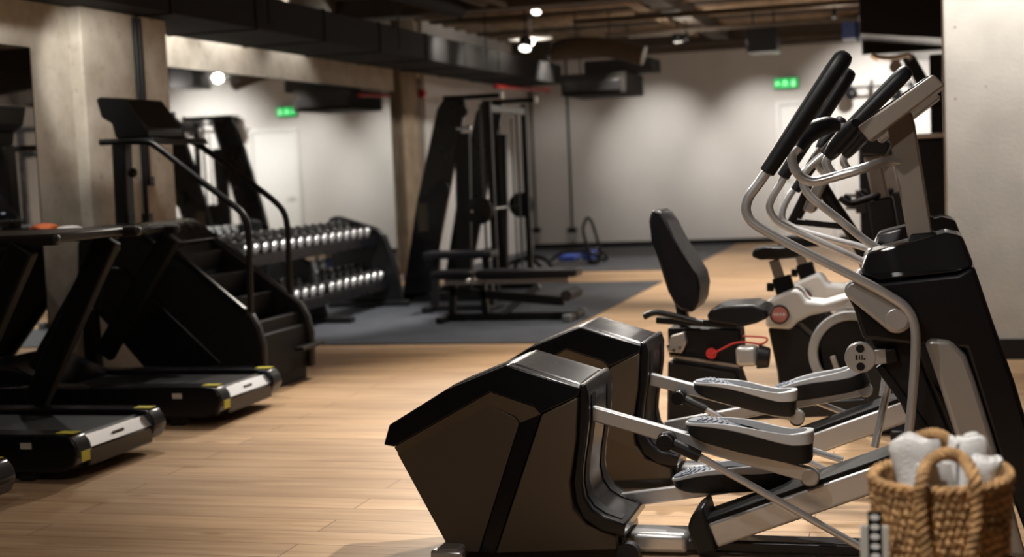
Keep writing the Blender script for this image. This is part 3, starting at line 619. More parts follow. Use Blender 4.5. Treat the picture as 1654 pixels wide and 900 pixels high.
elliptical('second elliptical trainer, just behind the nearest one and half hidden by it', 1.14,
    dict(off=-0.26, tube=[(1268, 282), (1262, 295), (1249, 316), (1243, 334), (1249, 350), (1266, 364), (1318, 388), (1388, 420), (1440, 446), (1470, 470), (1480, 500), (1478, 600), (1470, 700), (1462, 780)],
         r=0.0155, grip=[(1264, 286), (1375, 112)], gr=0.033, poff=-0.13, arm=[(1050, 612), (1290, 672)], pedal=(1203, 633), pang=math.radians(-3.5),
         link=[(1097, 642), (1140, 662), (1340, 762)], loff=-0.20),
    dict(off=0.24, tube=[(1288, 300), (1277, 314), (1266, 335), (1264, 353), (1275, 364), (1300, 374), (1350, 388), (1402, 402), (1440, 420), (1452, 450), (1440, 540), (1425, 640)],
         r=0.0145, grip=[(1284, 308), (1362, 190)], gr=0.029, poff=0.13, arm=[(1075, 690), (1400, 628)], pedal=(1318, 618), pang=math.radians(20),
         link=[(1290, 640), (1320, 650), (1425, 690)], loff=0.2))
# ------------------------------------------------------------------ basket with towels
def basket():
    YB_ = 3.2; l, r = at(1404, 770, YB_), at(1635, 772, YB_)
    cx = (l.x+r.x)/2; R = (r.x-l.x)/2; zt = 0.70
    T = thing('woven_basket', (cx, YB_, 0), 'tall woven seagrass basket holding rolled white towels, nearest the camera', 'basket')
    nz, na = 200, 300; mb = MB(); loops = []
    rows = 36
    for i in range(nz+1):
        z = 0.02+(zt-0.02)*i/nz; base = R*(0.72+0.28*(z/zt)**0.9)
        row = z/zt*rows; k = int(row); fr = row-k; ring = []
        for j in range(na):
            th = 2*math.pi*j/na
            ph = th*38+(k % 2)*math.pi+1.6*math.sin(k*2.1)+1.3*math.sin(th*5+k)
            br = 0.0050*abs(math.sin(math.pi*fr))**0.6+0.0026*math.sin(ph+fr*4.0)*math.sin(math.pi*fr)+0.0022*math.sin(th*61+k*3.7)
            rr = base+br-0.004
            zz = z+0.002*math.sin(th*13+k)
            ring.append(V((cx+rr*math.cos(th), YB_+rr*math.sin(th), zz+0.008*math.sin(th+0.6)*(z/zt))))
        loops.append(ring)
    inner = []
    for i in range(8):
        z = zt-(zt-0.05)*i/7; base = R*(0.72+0.28*(z/zt)**0.9)-0.016
        inner.append([V((cx+base*math.cos(2*math.pi*j/na), YB_+base*math.sin(2*math.pi*j/na), z+0.008*math.sin(2*math.pi*j/na+0.6)*(z/zt))) for j in range(na)])
    mb.loft(loops+inner); obj('basket_body', mb, M['wicker'], T)
    # coiled rim
    rim = MB()
    for s in range(2):
        pts = []
        for j in range(120):
            th = 2*math.pi*j/120; a = th*22+s*math.pi; rr = R-0.006+0.006*math.cos(a)
            pts.append(V((cx+rr*math.cos(th), YB_+rr*math.sin(th), zt+0.004+0.006*math.sin(a)+0.008*math.sin(th+0.6))))
        rim.tube(pts, 0.007, 7, closed=True)
    obj('rim', rim, M['wicker'], T)
    def rope(path, name):
        pts = []; n = len(path)-1; tot = []
        for i in range(n):
            for k in range(14):
                t = k/14; p0, p1, p2, p3 = path[max(i-1, 0)], path[i], path[i+1], path[min(i+2, n)]
                tot.append(0.5*((2*p1)+(p2-p0)*t+(2*p0-5*p1+4*p2-p3)*t*t+(3*p1-p0-3*p2+p3)*t**3))
        tot.append(path[-1]); mb = MB()
        for s in range(3):
            q = []
            for i, p in enumerate(tot):
                tg = (tot[min(i+1, len(tot)-1)]-tot[max(i-1, 0)]).normalized(); u = tg.cross(V((0, 1, 0))).normalized(); v = tg.cross(u)
                a = i*0.55+s*2*math.pi/3; q.append(p+u*0.0075*math.cos(a)+v*0.0075*math.sin(a))
            mb.tube(q, 0.0072, 8)
        obj(name, mb, M['wicker'], T)
    yn = YB_-R-0.004
    pth = [(1497, 900), (1490, 860), (1487, 810), (1489, 775), (1500, 748), (1527, 733), (1556, 742), (1573, 770), (1578, 815), (1575, 860), (1566, 900)]
    rope([at(x, y, yn-0.004+0.05*(abs(y-733) < 20)) for x, y in pth], 'handle')
    yf = YB_+R-0.01
    pth = [(1462, 800), (1464, 750), (1474, 715), (1500, 702), (1524, 706), (1538, 730), (1542, 780)]
    rope([at(x, y, yf) for x, y in pth], 'handle')
    # ribbon tag with white ovals
    rb = MB(); yr = YB_-R*0.35
    a, b = at(1401, 826, yr-0.11), at(1424, 826, yr-0.11); c_ = at(1424, 1010, yr-0.11)
    t = obj('ribbon_tag', MB().bb((a.x, yr-0.112, c_.z), (b.x, yr-0.109, a.z)), M['dark'], T)
    for k in range(9):
        z = a.z-0.012-k*0.0205; dd = MB().cyl(((a.x+b.x)/2, yr-0.1135, z), ((a.x+b.x)/2, yr-0.112, z), 0.0095, seg=14)
        for v_ in dd.v: v_.z = z+(v_.z-z)*0.62
        obj('ribbon_dot', dd, M['white'], t)
    obj('ribbon_fringe', MB().bb((b.x, yr-0.112, c_.z), (b.x+0.013, yr-0.106, a.z-0.03)).bb((a.x-0.016, yr-0.108, c_.z), (a.x, yr-0.104, a.z-0.03)), M['offw'], t, 0.002)
    return T, cx, YB_, R, zt
BT, bx_, by_, bR, bz = basket()
def rolled_towel(cx, cy, z0, z1, r, tilt, label, turns=2.6, flat=0.85, rot=0.0):
    n = 120; outer, innr = [], []
    for i in range(n+1):
        t = i/n; a = t*turns*2*math.pi+rot; rr = r*(0.12+0.88*t); th = r/turns*0.62
        outer.append((math.cos(a)*rr, math.sin(a)*rr*flat)); innr.append((math.cos(a)*(rr-th), math.sin(a)*(rr-th)*flat))
    prof = outer+innr[::-1]; H = z1-z0; M_ = 24; N = len(prof); loops = []
    for k in range(M_+1):
        u = k/M_; e_ = max(0, u-0.86)/0.14; sc = 1.0+0.05*math.sin(5*u+rot)-0.12*e_**2.5
        z = z0+H*u
        loops.append([V((cx+tilt[0]*u*H+x*sc*(1+0.10*math.sin(8*u+x*45+rot)), cy+tilt[1]*u*H+y*sc*(1+0.10*math.cos(7*u+y*40)), z-0.010*e_*math.hypot(x, y)/r+(0.004*math.sin(x*90+rot)+0.004*math.cos(y*80+rot))*u)) for x, y in prof])
    mb = MB(); mb.loft(loops, caps=False)
    for base in (0, M_*N):
        for i in range(n): mb.f.append((base+i, base+i+1, base+N-2-i, base+N-1-i))
    o = obj('rolled_towel', mb, M['towel']); return tag(o, label, 'towel', 'rolled white towels in the basket')
rolled_towel(bx_+0.002, by_-0.048, bz-0.34, bz+0.045, 0.050, (-0.02, 0.0), 'rolled white towel framed by the near basket handle', rot=1.0)
rolled_towel(bx_-0.040, by_+0.052, bz-0.20, bz+0.078, 0.057, (-0.05, 0.02), 'rolled white towel leaning left against the far basket handle', rot=2.5)
rolled_towel(bx_+0.050, by_+0.050, bz-0.20, bz+0.082, 0.054, (0.05, 0.0), 'tallest rolled white towel at the right side of the basket', rot=0.3)
rolled_towel(bx_+0.066, by_-0.046, bz-0.14, bz+0.056, 0.040, (0.12, 0.0), 'rolled white towel leaning out over the right basket rim', rot=4.0)
# ------------------------------------------------------------------ recumbent bike
def recumbent():
    Y = 7.4; P = lambda l, o=0.0: [at(x, y, Y+o) for x, y in l]
    T = thing('recumbent_bike', (-0.9, Y, 0), 'black recumbent exercise bike with a tall curved backrest', 'exercise bike')
    br = P([(1044, 359), (1047, 345), (1054, 338), (1066, 343), (1077, 361), (1088, 385), (1101, 407), (1116, 430), (1126, 446), (1130, 465), (1127, 490), (1118, 506), (1098, 502), (1088, 492), (1077, 471), (1064, 430), (1053, 393)], -0.2)
    obj('backrest', MB().prism(br, Y-0.2, Y+0.2, [0.06, 0.06, 0.06, 0.05, 0.03]+[0.01]*7+[0.02]*5), M['vinyl'], T, 0.02, 3)
    obj('backrest_bracket', MB().bar(at(1098, 480, Y), at(1106, 525, Y), 0.09, 0.05), M['dark'], T, 0.008)
    st = P([(1139, 512), (1148, 500), (1166, 495), (1215, 493), (1238, 502), (1240, 515), (1220, 524), (1196, 530), (1145, 522)], -0.2)
    obj('seat', MB().prism(st, Y-0.2, Y+0.2, [0.03]*9), M['vinyl'], T, 0.015, 3)
    obj('seat_rail', MB().bar(at(1060, 517, Y-0.12), at(1190, 525, Y-0.12), 0.03, 0.035), M['dark'], T, 0.005)
    obj('seat_rail', MB().bar(at(1060, 517, Y+0.14), at(1190, 525, Y+0.14), 0.03, 0.035), M['dark'], T, 0.005)
    obj('side_handle', MB().tube(P([(1040, 512), (1060, 505), (1095, 512), (1135, 522)], -0.24), 0.016, 10, smooth=4), M['dark'], T)
    fl = P([(1085, 578), (1200, 596), (1225, 690), (1120, 690), (1080, 640)])
    obj('main_frame', MB().prism(P([(1078, 530), (1195, 532), (1200, 596), (1080, 576)], -0.1), Y-0.1, Y+0.1), M['dark'], T, 0.01)
    obj('body_shroud', MB().prism(P([(1078, 582), (1190, 600), (1204, 640), (1200, 692), (1076, 692)], -0.12), Y-0.12, Y+0.12), M['satin'], T, 0.02, 3)
    obj('frame_strip', MB().bar(at(1082, 575, Y-0.13), at(1195, 592, Y-0.13), 0.02, 0.012), M['mast'], T)
    a = at(1213, 577, Y-0.15)
    obj('pedal', MB().bar(at(1190, 575, Y-0.2), at(1224, 574, Y-0.2), 0.10, 0.10), M['silver'], T, 0.02, 3)
    obj('pedal_end', MB().cyl(at(1224, 576, Y-0.2), at(1243, 578, Y-0.2), 0.062, 0.05, 16), M['dark'], T, 0.004)
    obj('adjuster_cover', MB().prism(P([(1078, 568), (1084, 542), (1106, 536), (1110, 552), (1102, 570)], -0.14), Y-0.16, Y-0.1), M['silver'], T, 0.006)
    for px, py in ((1079, 560), (1088, 566), (1098, 562)): obj('bolt', MB().cyl(at(px, py, Y-0.17), at(px, py, Y-0.155), 0.009, seg=10), M['chrome'], T)
    obj('cable', MB().tube(P([(1150, 572), (1162, 566), (1185, 555), (1205, 553), (1230, 556), (1238, 546), (1200, 543)], -0.2), 0.005, 8, smooth=4), M['red'], T, label='thin red cable')
    obj('tension_hub', MB().cyl(at(1149, 571, Y-0.17), at(1149, 571, Y-0.12), 0.028, seg=14), M['red'], T, label='red hub')
    # nose with mast, console and handles
    obj('front_shroud', MB().prism(P([(1398, 560), (1405, 430), (1440, 430), (1470, 560), (1470, 690), (1398, 690)]), Y-0.12, Y+0.12), M['satin'], T, 0.02, 3)
    obj('connecting_beam', MB().bar(at(1190, 665, Y), at(1402, 655, Y), 0.09, 0.08), M['dark'], T, 0.008)
    obj('foot_bar', MB().bb((at(1080, 690, Y).x, Y-0.28, 0), (at(1080, 690, Y).x+0.08, Y+0.28, 0.06)), M['dark'], T, 0.01)
    obj('foot_bar', MB().bb((at(1440, 690, Y).x, Y-0.28, 0), (at(1440, 690, Y).x+0.08, Y+0.28, 0.06)), M['dark'], T, 0.01)
    obj('mast', MB().tube(P([(1322, 292), (1345, 330), (1378, 378), (1410, 440)]), 0.034, 14), M['dark'], T)
    obj('console', MB().prism(P([(1296, 340), (1312, 346), (1334, 296), (1318, 288)], -0.15), Y-0.15, Y+0.15), M['silver'], T, 0.01)
    obj('console_bar', MB().bar(at(1284, 358, Y-0.1), at(1362, 366, Y-0.1), 0.035, 0.03), M['dark'], T, 0.004)
    obj('handle', MB().tube(P([(1276, 362), (1285, 345), (1298, 318), (1306, 300)], -0.2), 0.02, 12), M['vinyl'], T)
    obj('handle', MB().tube([at(1276, 362, Y-0.2)+V((0, 0.4, 0)), at(1285, 345, Y-0.2)+V((0, 0.4, 0)), at(1306, 300, Y-0.2)+V((0, 0.4, 0))], 0.02, 12), M['vinyl'], T)
    return T
recumbent()
# ------------------------------------------------------------------ upright bikes
def upright(dx, dy, label):
    Y0 = 8.0; O = V((dx, dy, 0)); Y = Y0
    T = thing('upright_bike', V((-0.5, Y0, 0))+O, label, 'exercise bike', 'white upright exercise bikes')
    p = lambda x, y, o=0.0: at(x, y, Y0+o)+O
    P = lambda l, o=0.0: [p(x, y, o) for x, y in l]
    Yc = Y0+dy
    st = P([(1213, 415), (1216, 402), (1235, 399), (1259, 400), (1277, 397), (1290, 404), (1300, 414), (1285, 418), (1253, 420), (1227, 420)], -0.1)
    obj('saddle', MB().prism(st, Yc-0.12, Yc+0.12, [0.02, 0.03, 0.02, 0.03, 0.05, 0.07, 0.08, 0.07, 0.04, 0.02]), M['vinyl'], T, 0.015, 3)
    obj('seat_post', MB().bar(p(1250, 420), p(1262, 458), 0.04, 0.055), M['mast'], T, 0.004)
    obj('post_sleeve', MB().bar(p(1262, 447), p(1271, 478), 0.07, 0.10), M['matte'], T, 0.008)
    obj('adjust_knob', MB().cyl(p(1262, 464), p(1250, 464), 0.008, seg=8).cyl(p(1250, 464), p(1239, 464), 0.024, seg=8), M['matte'], T, 0.002)
    wb = P([(1236, 530), (1236, 488), (1253, 479), (1283, 466), (1294, 471), (1302, 486), (1330, 488), (1365, 478), (1420, 470), (1440, 490), (1430, 520), (1400, 505), (1365, 500), (1333, 505), (1307, 511), (1288, 521), (1277, 533)], -0.11)
    fr = obj('frame_cover', MB().prism(wb, Yc-0.11, Yc+0.11), M['white'], T, 0.022, 3)
    c = p(1259, 508, -0.115)
    bd = obj('badge', MB().disc_y(c, 0.049, c.y-0.008, c.y+0.01), M['pink'], fr)
    obj('badge_ring', MB().ring_y(c, 0.052, 0.044, c.y-0.010, c.y+0.004), M['dark'], bd)
    obj('badge_mark', MB().bb((c.x-0.03, c.y-0.0095, c.z-0.006), (c.x-0.02, c.y-0.008, c.z+0.008)).bb((c.x-0.015, c.y-0.0095, c.z-0.006), (c.x-0.004, c.y-0.008, c.z+0.008)).bb((c.x+0.002, c.y-0.0095, c.z-0.006), (c.x+0.012, c.y-0.008, c.z+0.008)).bb((c.x+0.018, c.y-0.0095, c.z-0.006), (c.x+0.03, c.y-0.008, c.z+0.008)), M['white'], bd)
    lg = P([(1240, 530), (1290, 526), (1330, 560), (1340, 620), (1345, 665), (1262, 665), (1255, 600)], -0.09)
    obj('lower_shroud', MB().prism(lg, Yc-0.09, Yc+0.09), M['satin'], T, 0.015, 3)
    wc = p(1376, 570, -0.1)
    obj('flywheel', MB().disc_y(wc, 0.185, Yc-0.09, Yc+0.09, 48), M['satin'], T, 0.006)
    obj('flywheel_ring', MB().ring_y(wc, 0.228, 0.178, Yc-0.13, Yc-0.085, 48), M['rim'], T, 0.006)
    hb = p(1376, 570)
    obj('front_foot', MB().bb((hb.x+0.05, Yc-0.26, 0), (hb.x+0.14, Yc+0.26, 0.07)), M['white'], T, 0.012)
    obj('rear_foot', MB().bb((p(1262, 640).x, Yc-0.24, 0), (p(1262, 640).x+0.09, Yc+0.24, 0.07)), M['white'], T, 0.012)
    obj('base_beam', MB().bb((p(1262, 640).x+0.08, Yc-0.05, 0.03), (hb.x+0.06, Yc+0.05, 0.14)), M['white'], T, 0.01)
    cr = p(1345, 575, -0.14)
    obj('crank', MB().bar(cr, cr+V((0.05, 0, -0.16)), 0.02, 0.03), M['alu'], T, 0.004)
    obj('pedal', MB().bb(cr+V((0.0, -0.10, -0.18)), cr+V((0.10, -0.012, -0.15))), M['matte'], T, 0.005)
    obj('mast', MB().bar(p(1408, 250), p(1440, 400), 0.085, 0.085), M['mast'], T, 0.012)
    obj('mast_sleeve', MB().bar(p(1421, 320), p(1450, 480), 0.12, 0.135), M['satin'], T, 0.012)
    obj('console', MB().prism(P([(1385, 222), (1402, 205), (1440, 232), (1430, 252), (1392, 250)], -0.14), Yc-0.14, Yc+0.14), M['satin'], T, 0.012)
    for s in (-1, 1):
        obj('handlebar', MB().tube([p(1420, 315)+V((0, s*0.03, 0)), p(1400, 322)+V((0, s*0.12, 0)), p(1376, 328)+V((0, s*0.2, 0)), p(1360, 318)+V((0, s*0.2, 0))], 0.016, 10, smooth=4), M['vinyl'], T)
    return T
upright(0, 0, 'white upright exercise bike nearer the camera, with a round red badge on its frame')
upright(0.05, 0.95, 'farther white upright exercise bike, mostly hidden behind the badged one')
# ------------------------------------------------------------------ black multi gym by the pillar
def multigym():
    Y = 11.6; P = lambda l, o=0.0: [at(x, y, Y+o) for x, y in l]
    T = thing('multi_gym', (at(1460, 300, Y).x, Y+0.3, 0), 'tall black weight stack machine behind the trainers next to the right pillar', 'multi gym')
    a = at(1386, 228, Y); b = at(1530, 228, Y)
    obj('stack_shroud', MB().bb((a.x, Y, 0.04), (b.x+0.05, Y+0.5, a.z)), M['gloss'], T, 0.03, 3)
    obj('top_reflection_strip', MB().bb((a.x-0.02, Y-0.03, a.z), (b.x+0.06, Y+0.53, a.z+0.035)), M['rim'], T, 0.01)  # pale colour paints the reflection along the black shroud's top
    x1 = at(1512, 120, Y+0.5).x
    obj('upright_post', MB().bb((x1-0.05, Y+0.52, 0), (x1+0.05, Y+0.62, at(1500, 88, Y+0.5).z)), M['dark'], T, 0.008)
    zt = at(1440, 92, Y+0.3).z
    obj('top_arm', MB().bar(at(1468, 95, Y+0.3), V((x1, Y+0.57, zt-0.4)), 0.08, 0.10), M['dark'], T, 0.008)
    obj('pulldown_bar', MB().tube([at(1408, 88, Y+0.3), at(1418, 94, Y+0.3), at(1445, 95, Y+0.3), at(1468, 90, Y+0.3), at(1472, 98, Y+0.3)], 0.024, 10, smooth=4), M['chrome'], T)
    obj('pulley', MB().cyl(at(1447, 108, Y+0.28), at(1447, 108, Y+0.33), 0.05), M['mast'], T)
    obj('cable', MB().cyl(at(1447, 98, Y+0.3), at(1452, 230, Y+0.3), 0.006, seg=8), M['dark'], T)
    for k, (px, py) in enumerate(((1345, 316), (1345, 336))):
        q = at(1390, py, Y-0.03); obj('peg', MB().cyl(at(1366, py, Y-0.03), q, 0.014, seg=10), M['dark'], T)
    obj('peg_block', MB().bb(at(1382, 345, Y-0.06), at(1400, 306, Y)), M['satin'], T, 0.01)
    obj('base_frame', MB().bb((a.x-0.3, Y+0.1, 0), (b.x, Y+0.2, 0.07)), M['dark'], T, 0.01)
multigym()
def cable_machine():
    x, Y = 1.53, 19.0; T = thing('cable_machine', (x, Y, 0), 'black cable machine with pulley and hanging handle, seen in the left wall mirror', 'cable machine')
    obj('base', MB().bb((x-0.25, Y-0.3, 0), (x+0.75, Y+0.3, 0.08)), M['dark'], T, 0.01)
    for dx in (0.0, 0.55): obj('post', MB().bb((x+dx-0.04, Y-0.05, 0.08), (x+dx+0.04, Y+0.05, 2.25)), M['dark'], T, 0.008)
    obj('top_beam', MB().bb((x-0.45, Y-0.04, 2.25), (x+0.62, Y+0.04, 2.33)), M['dark'], T, 0.008)
    obj('weight_stack', MB().bb((x+0.12, Y-0.1, 0.1), (x+0.43, Y+0.1, 0.95)), M['matte'], T, 0.01)
    for dz, dx in ((1.95, -0.12), (1.85, -0.38)): obj('pulley', MB().cyl((x+dx, Y-0.04, dz), (x+dx, Y+0.04, dz), 0.09), M['dark'], T)
    obj('pulley_arm', MB().bar((x-0.02, Y, 1.95), (x-0.38, Y, 1.87), 0.05, 0.05), M['dark'], T)
    obj('cable', MB().cyl((x-0.46, Y, 1.85), (x-0.46, Y, 1.55), 0.008, seg=8), M['cord'], T)
    obj('handle', MB().tube([(x-0.46, Y, 1.55), (x-0.52, Y, 1.35), (x-0.52, Y, 1.25), (x-0.40, Y, 1.25), (x-0.40, Y, 1.35)], 0.016, 8, closed=True), M['dark'], T)
cable_machine()
# bar with hanging discs on the back wall
p0, p1 = at(1362, 143, YB-0.4), at(1475, 136, YB-0.4)
t = thing('pull_up_bar', (p0.x, YB-0.4, p0.z), 'dark wall bar with round handles near the top of the back wall at right', 'pull-up bar')
obj('bar', MB().cyl(p0, p1, 0.022, seg=12), M['dark'], t)
for px in (1375, 1447): obj('ball_grip', MB().sphere(at(px, 152, YB-0.4), 0.10, 16), M['dark'], t)
for px in (1372, 1408, 1444, 1470): obj('bracket', MB().bb(at(px, 143, YB-0.4)-V((0.02, 0, 0.02)), V((at(px, 143, YB-0.4).x+0.02, YB, at(px, 128, YB-0.4).z))), M['dark'], t)
# ------------------------------------------------------------------ treadmills
def treadmill(Yn, Yf, xr, xl, hand, uprt, label, console=None):
    # xr: rear end x, xl: front end x
    T = thing('treadmill', ((xr+xl)/2, (Yn+Yf)/2, 0), label, 'treadmill', 'black treadmills along the left wall')
    zt = 0.235
    for y0, y1 in ((Yn, Yn+0.13), (Yf-0.13, Yf)):
        pr = [V((xl, 0, 0.06)), V((xl, 0, zt)), V((xr-0.12, 0, zt)), V((xr-0.03, 0, zt-0.01)), V((xr, 0, zt-0.05)), V((xr+0.01, 0, 0.14)), V((xr-0.02, 0, 0.08)), V((xr-0.10, 0, 0.05))]
        sr = obj('side_rail', MB().prism(pr, y0, y1), M['gloss'], T, 0.012, 3)
        obj('warning_sticker', MB().bb((xr-0.13, y0+0.035, zt-0.001), (xr-0.03, y1-0.03, zt+0.0015)), M['yellow'], sr, label='yellow warning sticker')
    obj('end_sticker', MB().bb((xr+0.007, Yn+0.03, 0.10), (xr+0.0115, Yn+0.10, 0.15)), M['yellow'], T)
    obj('side_sticker', MB().bb((xr-0.30, Yn-0.002, 0.165), (xr-0.24, Yn+0.001, 0.195)), M['offw'], T)
    obj('running_belt', MB().bb((xl+0.5, Yn+0.13, 0.165), (xr-0.10, Yf-0.13, 0.205)), M['rubber'], T, 0.015)
    obj('rear_roller', MB().cyl((xr-0.10, Yn+0.13, 0.175), (xr-0.10, Yf-0.13, 0.175), 0.034), M['rubber'], T)
    rg = [V((xr-0.060, 0, 0.20)), V((xr-0.020, 0, 0.150)), V((xr-0.008, 0, 0.150)), V((xr-0.050, 0, 0.205))]
    obj('rear_bumper', MB().bb((xr-0.07, Yn+0.12, 0.06), (xr-0.008, Yf-0.12, 0.150)), M['gloss'], T, 0.01)
    obj('rear_guard', MB().prism(rg, Yn+0.13, Yf-0.13), M['alu'], T, 0.002)
    obj('guard_logo', MB().bar((xr-0.026, (Yn+Yf)/2-0.05, 0.176), (xr-0.026, (Yn+Yf)/2+0.05, 0.176), 0.006, 0.018), M['dark'], T)
    obj('deck_base', MB().bb((xl, Yn+0.05, 0.05), (xr-0.06, Yf-0.05, 0.16)), M['matte'], T, 0.01)
    for y0 in (Yn+0.04, Yf-0.12): obj('foot', MB().bb((xr-0.35, y0, 0), (xr-0.27, y0+0.08, 0.06)), M['rubber'], T, 0.006); obj('foot', MB().bb((xl+0.2, y0, 0), (xl+0.28, y0+0.08, 0.06)), M['rubber'], T, 0.006)
    hood = [V((xl-0.02, 0, 0.08)), V((xl-0.02, 0, 0.30)), V((xl+0.12, 0, 0.36)), V((xl+0.38, 0, 0.34)), V((xl+0.66, 0, 0.22)), V((xl+0.66, 0, 0.18)), V((xl+0.1, 0, 0.08))]
    obj('motor_hood', MB().prism(hood, Yn+0.08, Yf-0.08), M['gloss'], T, 0.04, 4)
    (hx0, hx1, hz), (ux0, uz0, ux1, uz1) = hand, uprt
    for yy in (Yn+0.05, Yf-0.05):
        obj('upright', MB().bar((ux0, yy, uz0), (ux1, yy, uz1), 0.07, 0.13), M['matte'], T, 0.012)
        obj('handrail', MB().bar((hx0, yy, hz), (hx1, yy, hz), 0.055, 0.055), M['satin'], T, 0.02, 3)
    obj('console_tray', MB().bb((hx0-0.2, Yn+0.08, hz-0.02), (hx1-0.08, Yf-0.08, hz+0.025)), M['satin'], T, 0.01)
    if console:
        c = [V((x, 0, z)) for x, z in console]; co = obj('console', MB().prism(c, Yn+0.12, Yf-0.12), M['gloss'], T, 0.01)
        a, b = c[1], c[0]; ax = (b-a).normalized(); n = V((-ax.z, 0, ax.x))
        if n.x < 0: n = -n
        q = [a+ax*0.02, b-ax*0.02]; L = []
        for yy in (Yn+0.15, Yf-0.15): L.append([V((p.x, yy, p.z))+n*h for p, h in ((q[0], -0.002), (q[1], -0.002), (q[1], 0.004), (q[0], 0.004))])
        obj('display', MB().loft(L), M['screen'], co)
        ic = MB()
        for u in (0.12, 0.3, 0.55, 0.8):
            for vv in range(5):
                p = a+ax*((b-a).length*u); yy = Yn+0.2+vv*0.09
                ic.box(V((p.x, yy, p.z))+n*0.006, (0.012, 0.03, 0.012))
        obj('display_icons', ic, M['icon'], co)
    return T
q1 = at(190, 380, 7.43); f1 = at(62, 600, 7.43); u1 = at(178, 392, 7.43)
c1_ = [at(-42, 362, 7.6), at(-88, 300, 7.6), at(-96, 306, 7.6), at(-62, 372, 7.6)]
treadmill(7.38, 8.2, -3.87, -5.65, (q1.x-0.95, q1.x, q1.z), (f1.x, f1.z, u1.x, u1.z), 'farthest of the three black treadmills, in front of the stair climber', [(p.x, p.z) for p in c1_])
q2 = at(105, 386, 6.02); f2 = at(-40, 600, 6.0); u2 = at(58, 398, 6.0)
treadmill(5.92, 6.76, -3.87, -5.65, (q2.x-1.1, q2.x, q2.z), (u2.x-0.55, 0.25, u2.x-0.04, u2.z), 'middle black treadmill cut by the left photo edge')
treadmill(4.62, 5.44, -3.87, -5.65, (-5.6, -4.6, 1.14), (-5.3, 0.25, -4.75, 1.1), 'nearest black treadmill, only its rear corner in the frame')
# orange cloth and small items lying on treadmill console tray
zt = q1.z+0.026
a = at(56, 366, 7.75); b = at(84, 366, 7.75); ox = (a.x+b.x)/2
def blob(cx, cy, cz, sx, sy, sz, seed, m, name, label, cat):
    rnd = random.Random(seed); ph = [rnd.uniform(0, 6) for _ in range(6)]; mb = MB(); loops = []
    n = 10; sg = 24
    for i in range(1, n):
        t = math.pi*i/n; ring = []
        for k in range(sg):
            p = 2*math.pi*k/sg; w_ = 1+0.16*math.sin(3*p+ph[0]+t*2)+0.10*math.sin(7*p+ph[1])*math.sin(t*3+ph[2])
            z = -math.cos(t)*sz; z = max(z, -sz*0.45)
            ring.append(V((cx+sx*w_*math.sin(t)*math.cos(p), cy+sy*w_*math.sin(t)*math.sin(p), cz+z+sz*0.45)))
        loops.append(ring)
    mb.loft(loops); return tag(obj(name, mb, m), label, cat)
blob(ox, 7.75, zt, 0.07, 0.10, 0.035, 3, M['orange'], 'crumpled_cloth', 'crumpled orange cloth lying on the treadmill console tray', 'cloth')
a = at(112, 362, 7.78)
blob(a.x, 7.78, zt, 0.07, 0.09, 0.02, 5, M['towel'], 'small_towel', 'small white and blue cloth beside the orange one on the tray', 'cloth')
